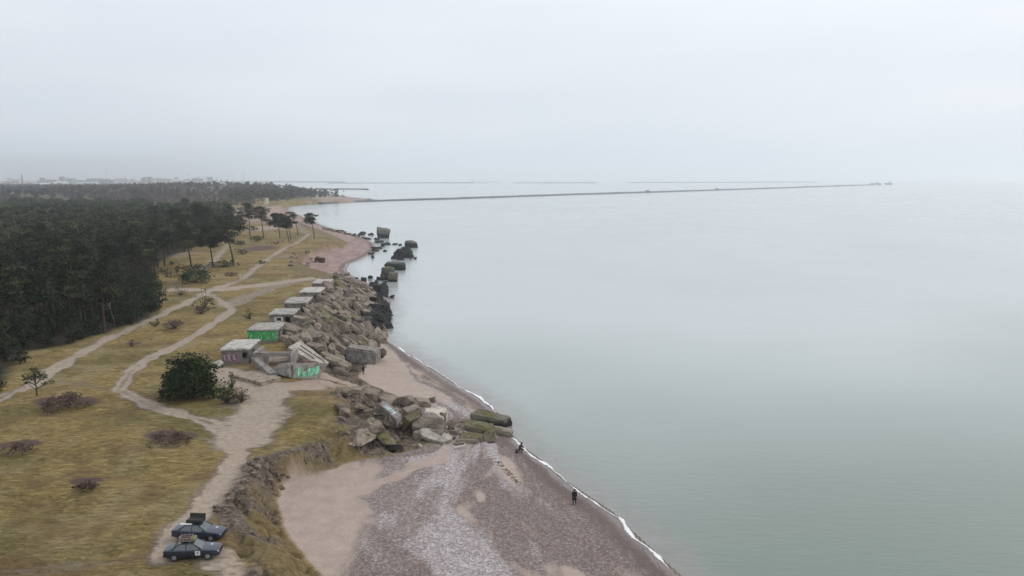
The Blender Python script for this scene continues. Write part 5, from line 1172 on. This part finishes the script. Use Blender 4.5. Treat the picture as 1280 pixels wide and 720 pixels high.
for y in (-.45, 0., .45): m.box((-.48, y, 1.585), (1.1, .03, .03))
m.build('roof_rack', M_rim, C1)
m = MB(); m.box((.60, -.888, .66), (.42, .012, .40), (0, 0, 0)); m.build('sticker', M_stick, C1); m = MB(); m.box((.60, -.897, .66), (.20, .006, .24)); m.box((.60, -.9005, .66), (.09, .004, .12)); m.build('sticker_mark', simple('grey_print', (.35, .36, .38), .6), C1)
m = MB(); m.box((.75, .1, .925), (.30, .14, .012), (0, R(4), .2)); m.build('air_scoop', M_trim, C1)
t = empty('roof_crate', (0, 0, 0)); t.location = C1.matrix_basis @ Vector((-.48, 0, 1.61)) if False else Vector(C1.location) + Matrix.Rotation(R(7), 3, 'Z') @ Vector((-.5, -.05, 1.60)); t.rotation_euler = (0, 0, R(7)); tag(t, 'pinkish slatted crate strapped on the roof rack of the nearest car', 'crate')
m = MB()
for y in (-.38, .38): m.box((0, y, .1), (1.0, .02, .05)); m.box((0, y, .25), (1.0, .02, .05))
for x in (-.5, .5): m.box((x, 0, .1), (.02, .78, .05)); m.box((x, 0, .25), (.02, .78, .05))
for x in (-.49, -.16, .16, .49):
    for y in (-.40, .40): m.box((x, y, .17), (.05, .02, .34))
m.build('slat', M_wood, t); m = MB(); m.box((0, 0, .03), (.96, .72, .06)); m.build('bottom', M_trim, t); m = MB(); m.box((-.2, .05, .16), (.4, .5, .2), (.1, .1, .3)); m.box((.25, -.1, .15), (.3, .35, .18)); m.build('load', simple('dark_red_bag', (.07, .04, .045), .9), t, bevel=.04)
m = MB(); m.tube([(-.18, -.45, 0), (-.18, .35, 0)], [.16, .16], 12); o = m.build('rolled_mat', M_hi, None, True); o.location = Vector(C1.location) + Matrix.Rotation(R(7), 3, 'Z') @ Vector((.32, .05, 1.61)); o.rotation_euler = (0, 0, R(7)); tag(o, 'yellow-green rolled mat lying across the roof of the nearest car', 'rolled mat')
loc = Vector(C2.location) + Matrix.Rotation(R(-4), 3, 'Z') @ Vector((-.35, .1, 1.46)); t = empty('roof_box', loc, R(-4)); tag(t, 'open black roof box with an olive rim on the rear car', 'roof box')
m = MB(); m.box((0, 0, .16), (1.5, .95, .30)); m.build('shell', M_trim, t, bevel=.06); m = MB(); m.box((0, .42, .38), (1.5, .06, .48), (R(-12), 0, 0)); m.build('lid', M_trim, t, bevel=.02); m = MB(); m.box((0, .475, .62), (1.5, .07, .05), (R(-12), 0, 0)); m.build('rim', M_hi, t)
m = MB(); m.box((-1.0, -.50, 1.47), (1.1, .22, .05)); m.build('white_strip', M_stick, C2, bevel=.01)
for c_ in (C1, C2): m = MB(); m.box((1.55, .28, .895), (.22, .13, .008), (0, R(5), .3)); m.build('bonnet_badge', M_stick, c_)

# ------------------------------------------------------------------ people
M_skin = simple('skin', (.45, .29, .22), .6); M_coat = simple('black_coat', (.012, .012, .014), .9); M_brown = simple('dark_brown_coat', (.05, .028, .026), .9); M_hair = simple('dark_hair', (.02, .014, .01), .8)
def figure(name, joints, edges, radii, P, rz, label, mats, scale=1.):
    """one skinned body from a joint skeleton; joints in metres"""
    me = bpy.data.meshes.new('body_skeleton'); me.from_pydata([joints[k] for k in joints], [(list(joints).index(a), list(joints).index(b)) for a, b in edges], [])
    o = bpy.data.objects.new('tmp', me); COL.objects.link(o); o.modifiers.new('skin', 'SKIN'); sv = me.skin_vertices[0].data
    for i, k in enumerate(joints): sv[i].radius = radii[k] if isinstance(radii[k], tuple) else (radii[k], radii[k])
    sv[0].use_root = True; ss = o.modifiers.new('sub', 'SUBSURF'); ss.levels = 1; ss.render_levels = 1
    bpy.context.view_layer.update(); dg = bpy.context.evaluated_depsgraph_get(); m2 = bpy.data.meshes.new_from_object(o.evaluated_get(dg)); m2.materials.clear()
    for mm in mats: m2.materials.append(mm)
    for p in m2.polygons:
        c = sum((m2.vertices[v].co for v in p.vertices), Vector()) / len(p.vertices); hd = Vector(joints['head']); hl = [Vector(joints[k]) for k in joints if k.startswith('hand') or k.startswith('f_')]
        p.material_index = 1 if (c - hd).length < .16 or any((c - h).length < .055 for h in hl) else 0; p.use_smooth = True
    bpy.data.objects.remove(o); t = empty(name, P, rz); t.scale = (scale,) * 3; tag(t, label, 'person'); b = link('body', m2, t)
    hd = Vector(joints['head']); dr = Vector(joints.get('face', (0, 1, 0))); m = MB()
    m.tube([hd + Vector((0, 0, .125)) - dr * .02, hd + Vector((0, 0, .07)) - dr * .03, hd - dr * .045 + Vector((0, 0, -.03)), hd - dr * .05 + Vector((0, 0, -.1))], [.05, .115, .115, .07], 12); m.build('hood', mats[2], t, True)
    return t
def stand(step=.18, arm=.1, lift=None):
    j = dict(pelvis=(0, 0, .95), waist=(0, .01, 1.12), chest=(0, .02, 1.34), neck=(0, .02, 1.50), head=(0, .05, 1.63))
    for s, k in ((-1, 'l'), (1, 'r')):
        j['hip' + k] = (s * .1, 0, .88); j['knee' + k] = (s * .11, s * step * .5 + .04, .50); j['ankle' + k] = (s * .11, s * step, .09); j['toe' + k] = (s * .12, s * step + .16, .05)
        j['sh' + k] = (s * .19, .01, 1.42); j['elb' + k] = (s * .26, -s * arm * .5, 1.14); j['hand' + k] = (s * .24, -s * arm + .08, .90); j['f_' + k] = (s * .235, -s * arm + .10, .80)
    if lift: j['elb' + 'r'] = (.45, .05, 1.42); j['handr'] = (.70, .08, 1.36); j['f_r'] = (.79, .08, 1.34)
    e = [('pelvis', 'waist'), ('waist', 'chest'), ('chest', 'neck'), ('neck', 'head')]
    for k in 'lr': e += [('pelvis', 'hip' + k), ('hip' + k, 'knee' + k), ('knee' + k, 'ankle' + k), ('ankle' + k, 'toe' + k), ('chest', 'sh' + k), ('sh' + k, 'elb' + k), ('elb' + k, 'hand' + k), ('hand' + k, 'f_' + k)]
    r = {k: .05 for k in j}
    for k in j:
        r[k] = {'pelvis': (.17, .14), 'waist': (.17, .13), 'chest': (.19, .13), 'neck': .065, 'head': (.10, .115)}.get(k) or (.105 if k[:3] == 'hip' else .075 if k[:4] == 'knee' else .05 if k[:5] == 'ankle' else .045 if k[:3] == 'toe' else .08 if k[:2] == 'sh' else .058 if k[:3] == 'elb' else .04 if k[:4] == 'hand' else .026)
    return j, e, r
def skirt(t, mat, z0, z1, r0, r1, d=.8):
    m = MB(); n = 14; vs = []
    for z, q in ((z1, r1), ((z0 + z1) / 2, (r0 + r1) / 2 * 1.02), (z0, r0)): vs += [(math.cos(2 * math.pi * k / n) * q, math.sin(2 * math.pi * k / n) * q * d, z) for k in range(n)]
    m.add(vs, [(i * n + k, i * n + (k + 1) % n, (i + 1) * n + (k + 1) % n, (i + 1) * n + k) for i in range(2) for k in range(n)]); m.build('coat', mat, t, True)
P = hit(718, 630.5); j, e, rd = stand(.12, .05); t = figure('person', j, e, rd, P, R(160), 'person in a long black hooded coat walking on the wet sand at the water edge', [M_coat, M_skin, M_coat], 1.08); skirt(t, M_coat, .55, 1.35, .27, .215)
P = hit(454.5, 468.6); j, e, rd = stand(.10, .05, True); figure('person', j, e, rd, P, R(20), 'person in black reaching one arm out, standing where the rubble meets the sand', [M_coat, M_skin, M_coat], 1.05)
# crouching person at the waterline
j, e, rd = stand(.1, .1)
j.update(pelvis=(0, -.18, .42), waist=(0, -.10, .56), chest=(0, .06, .78), neck=(0, .14, .95), head=(0, .20, 1.07))
for s, k in ((-1, 'l'), (1, 'r')):
    j['hip' + k] = (s * .12, -.14, .40); j['knee' + k] = (s * .18, .26, .50); j['ankle' + k] = (s * .15, .02, .10); j['toe' + k] = (s * .16, .20, .05); j['sh' + k] = (s * .20, .10, .86); j['elb' + k] = (s * .26, .32, .62); j['hand' + k] = (s * .12, .46, .50); j['f_' + k] = (s * .09, .52, .44)
P = hit(650.5, 566.2); t = figure('person', j, e, rd, P, R(-50), 'person in dark brown clothes crouching at the waterline beside the mossy slabs', [M_brown, M_skin, M_coat], 1.25)
P2 = hit(648.5, 565.8); m = MB(); m.box((0, 0, .22), (.42, .26, .42)); m.box((0, -.15, .16), (.3, .08, .24)); m.tube([(-.12, 0, .43), (-.08, 0, .52), (.08, 0, .52), (.12, 0, .43)], .02, 6); o = m.build('backpack', M_brown, None, bevel=.05); o.location = P2 + Vector((-.25, -.1, 0)); tag(o, 'dark brown backpack standing beside the crouching person', 'backpack')
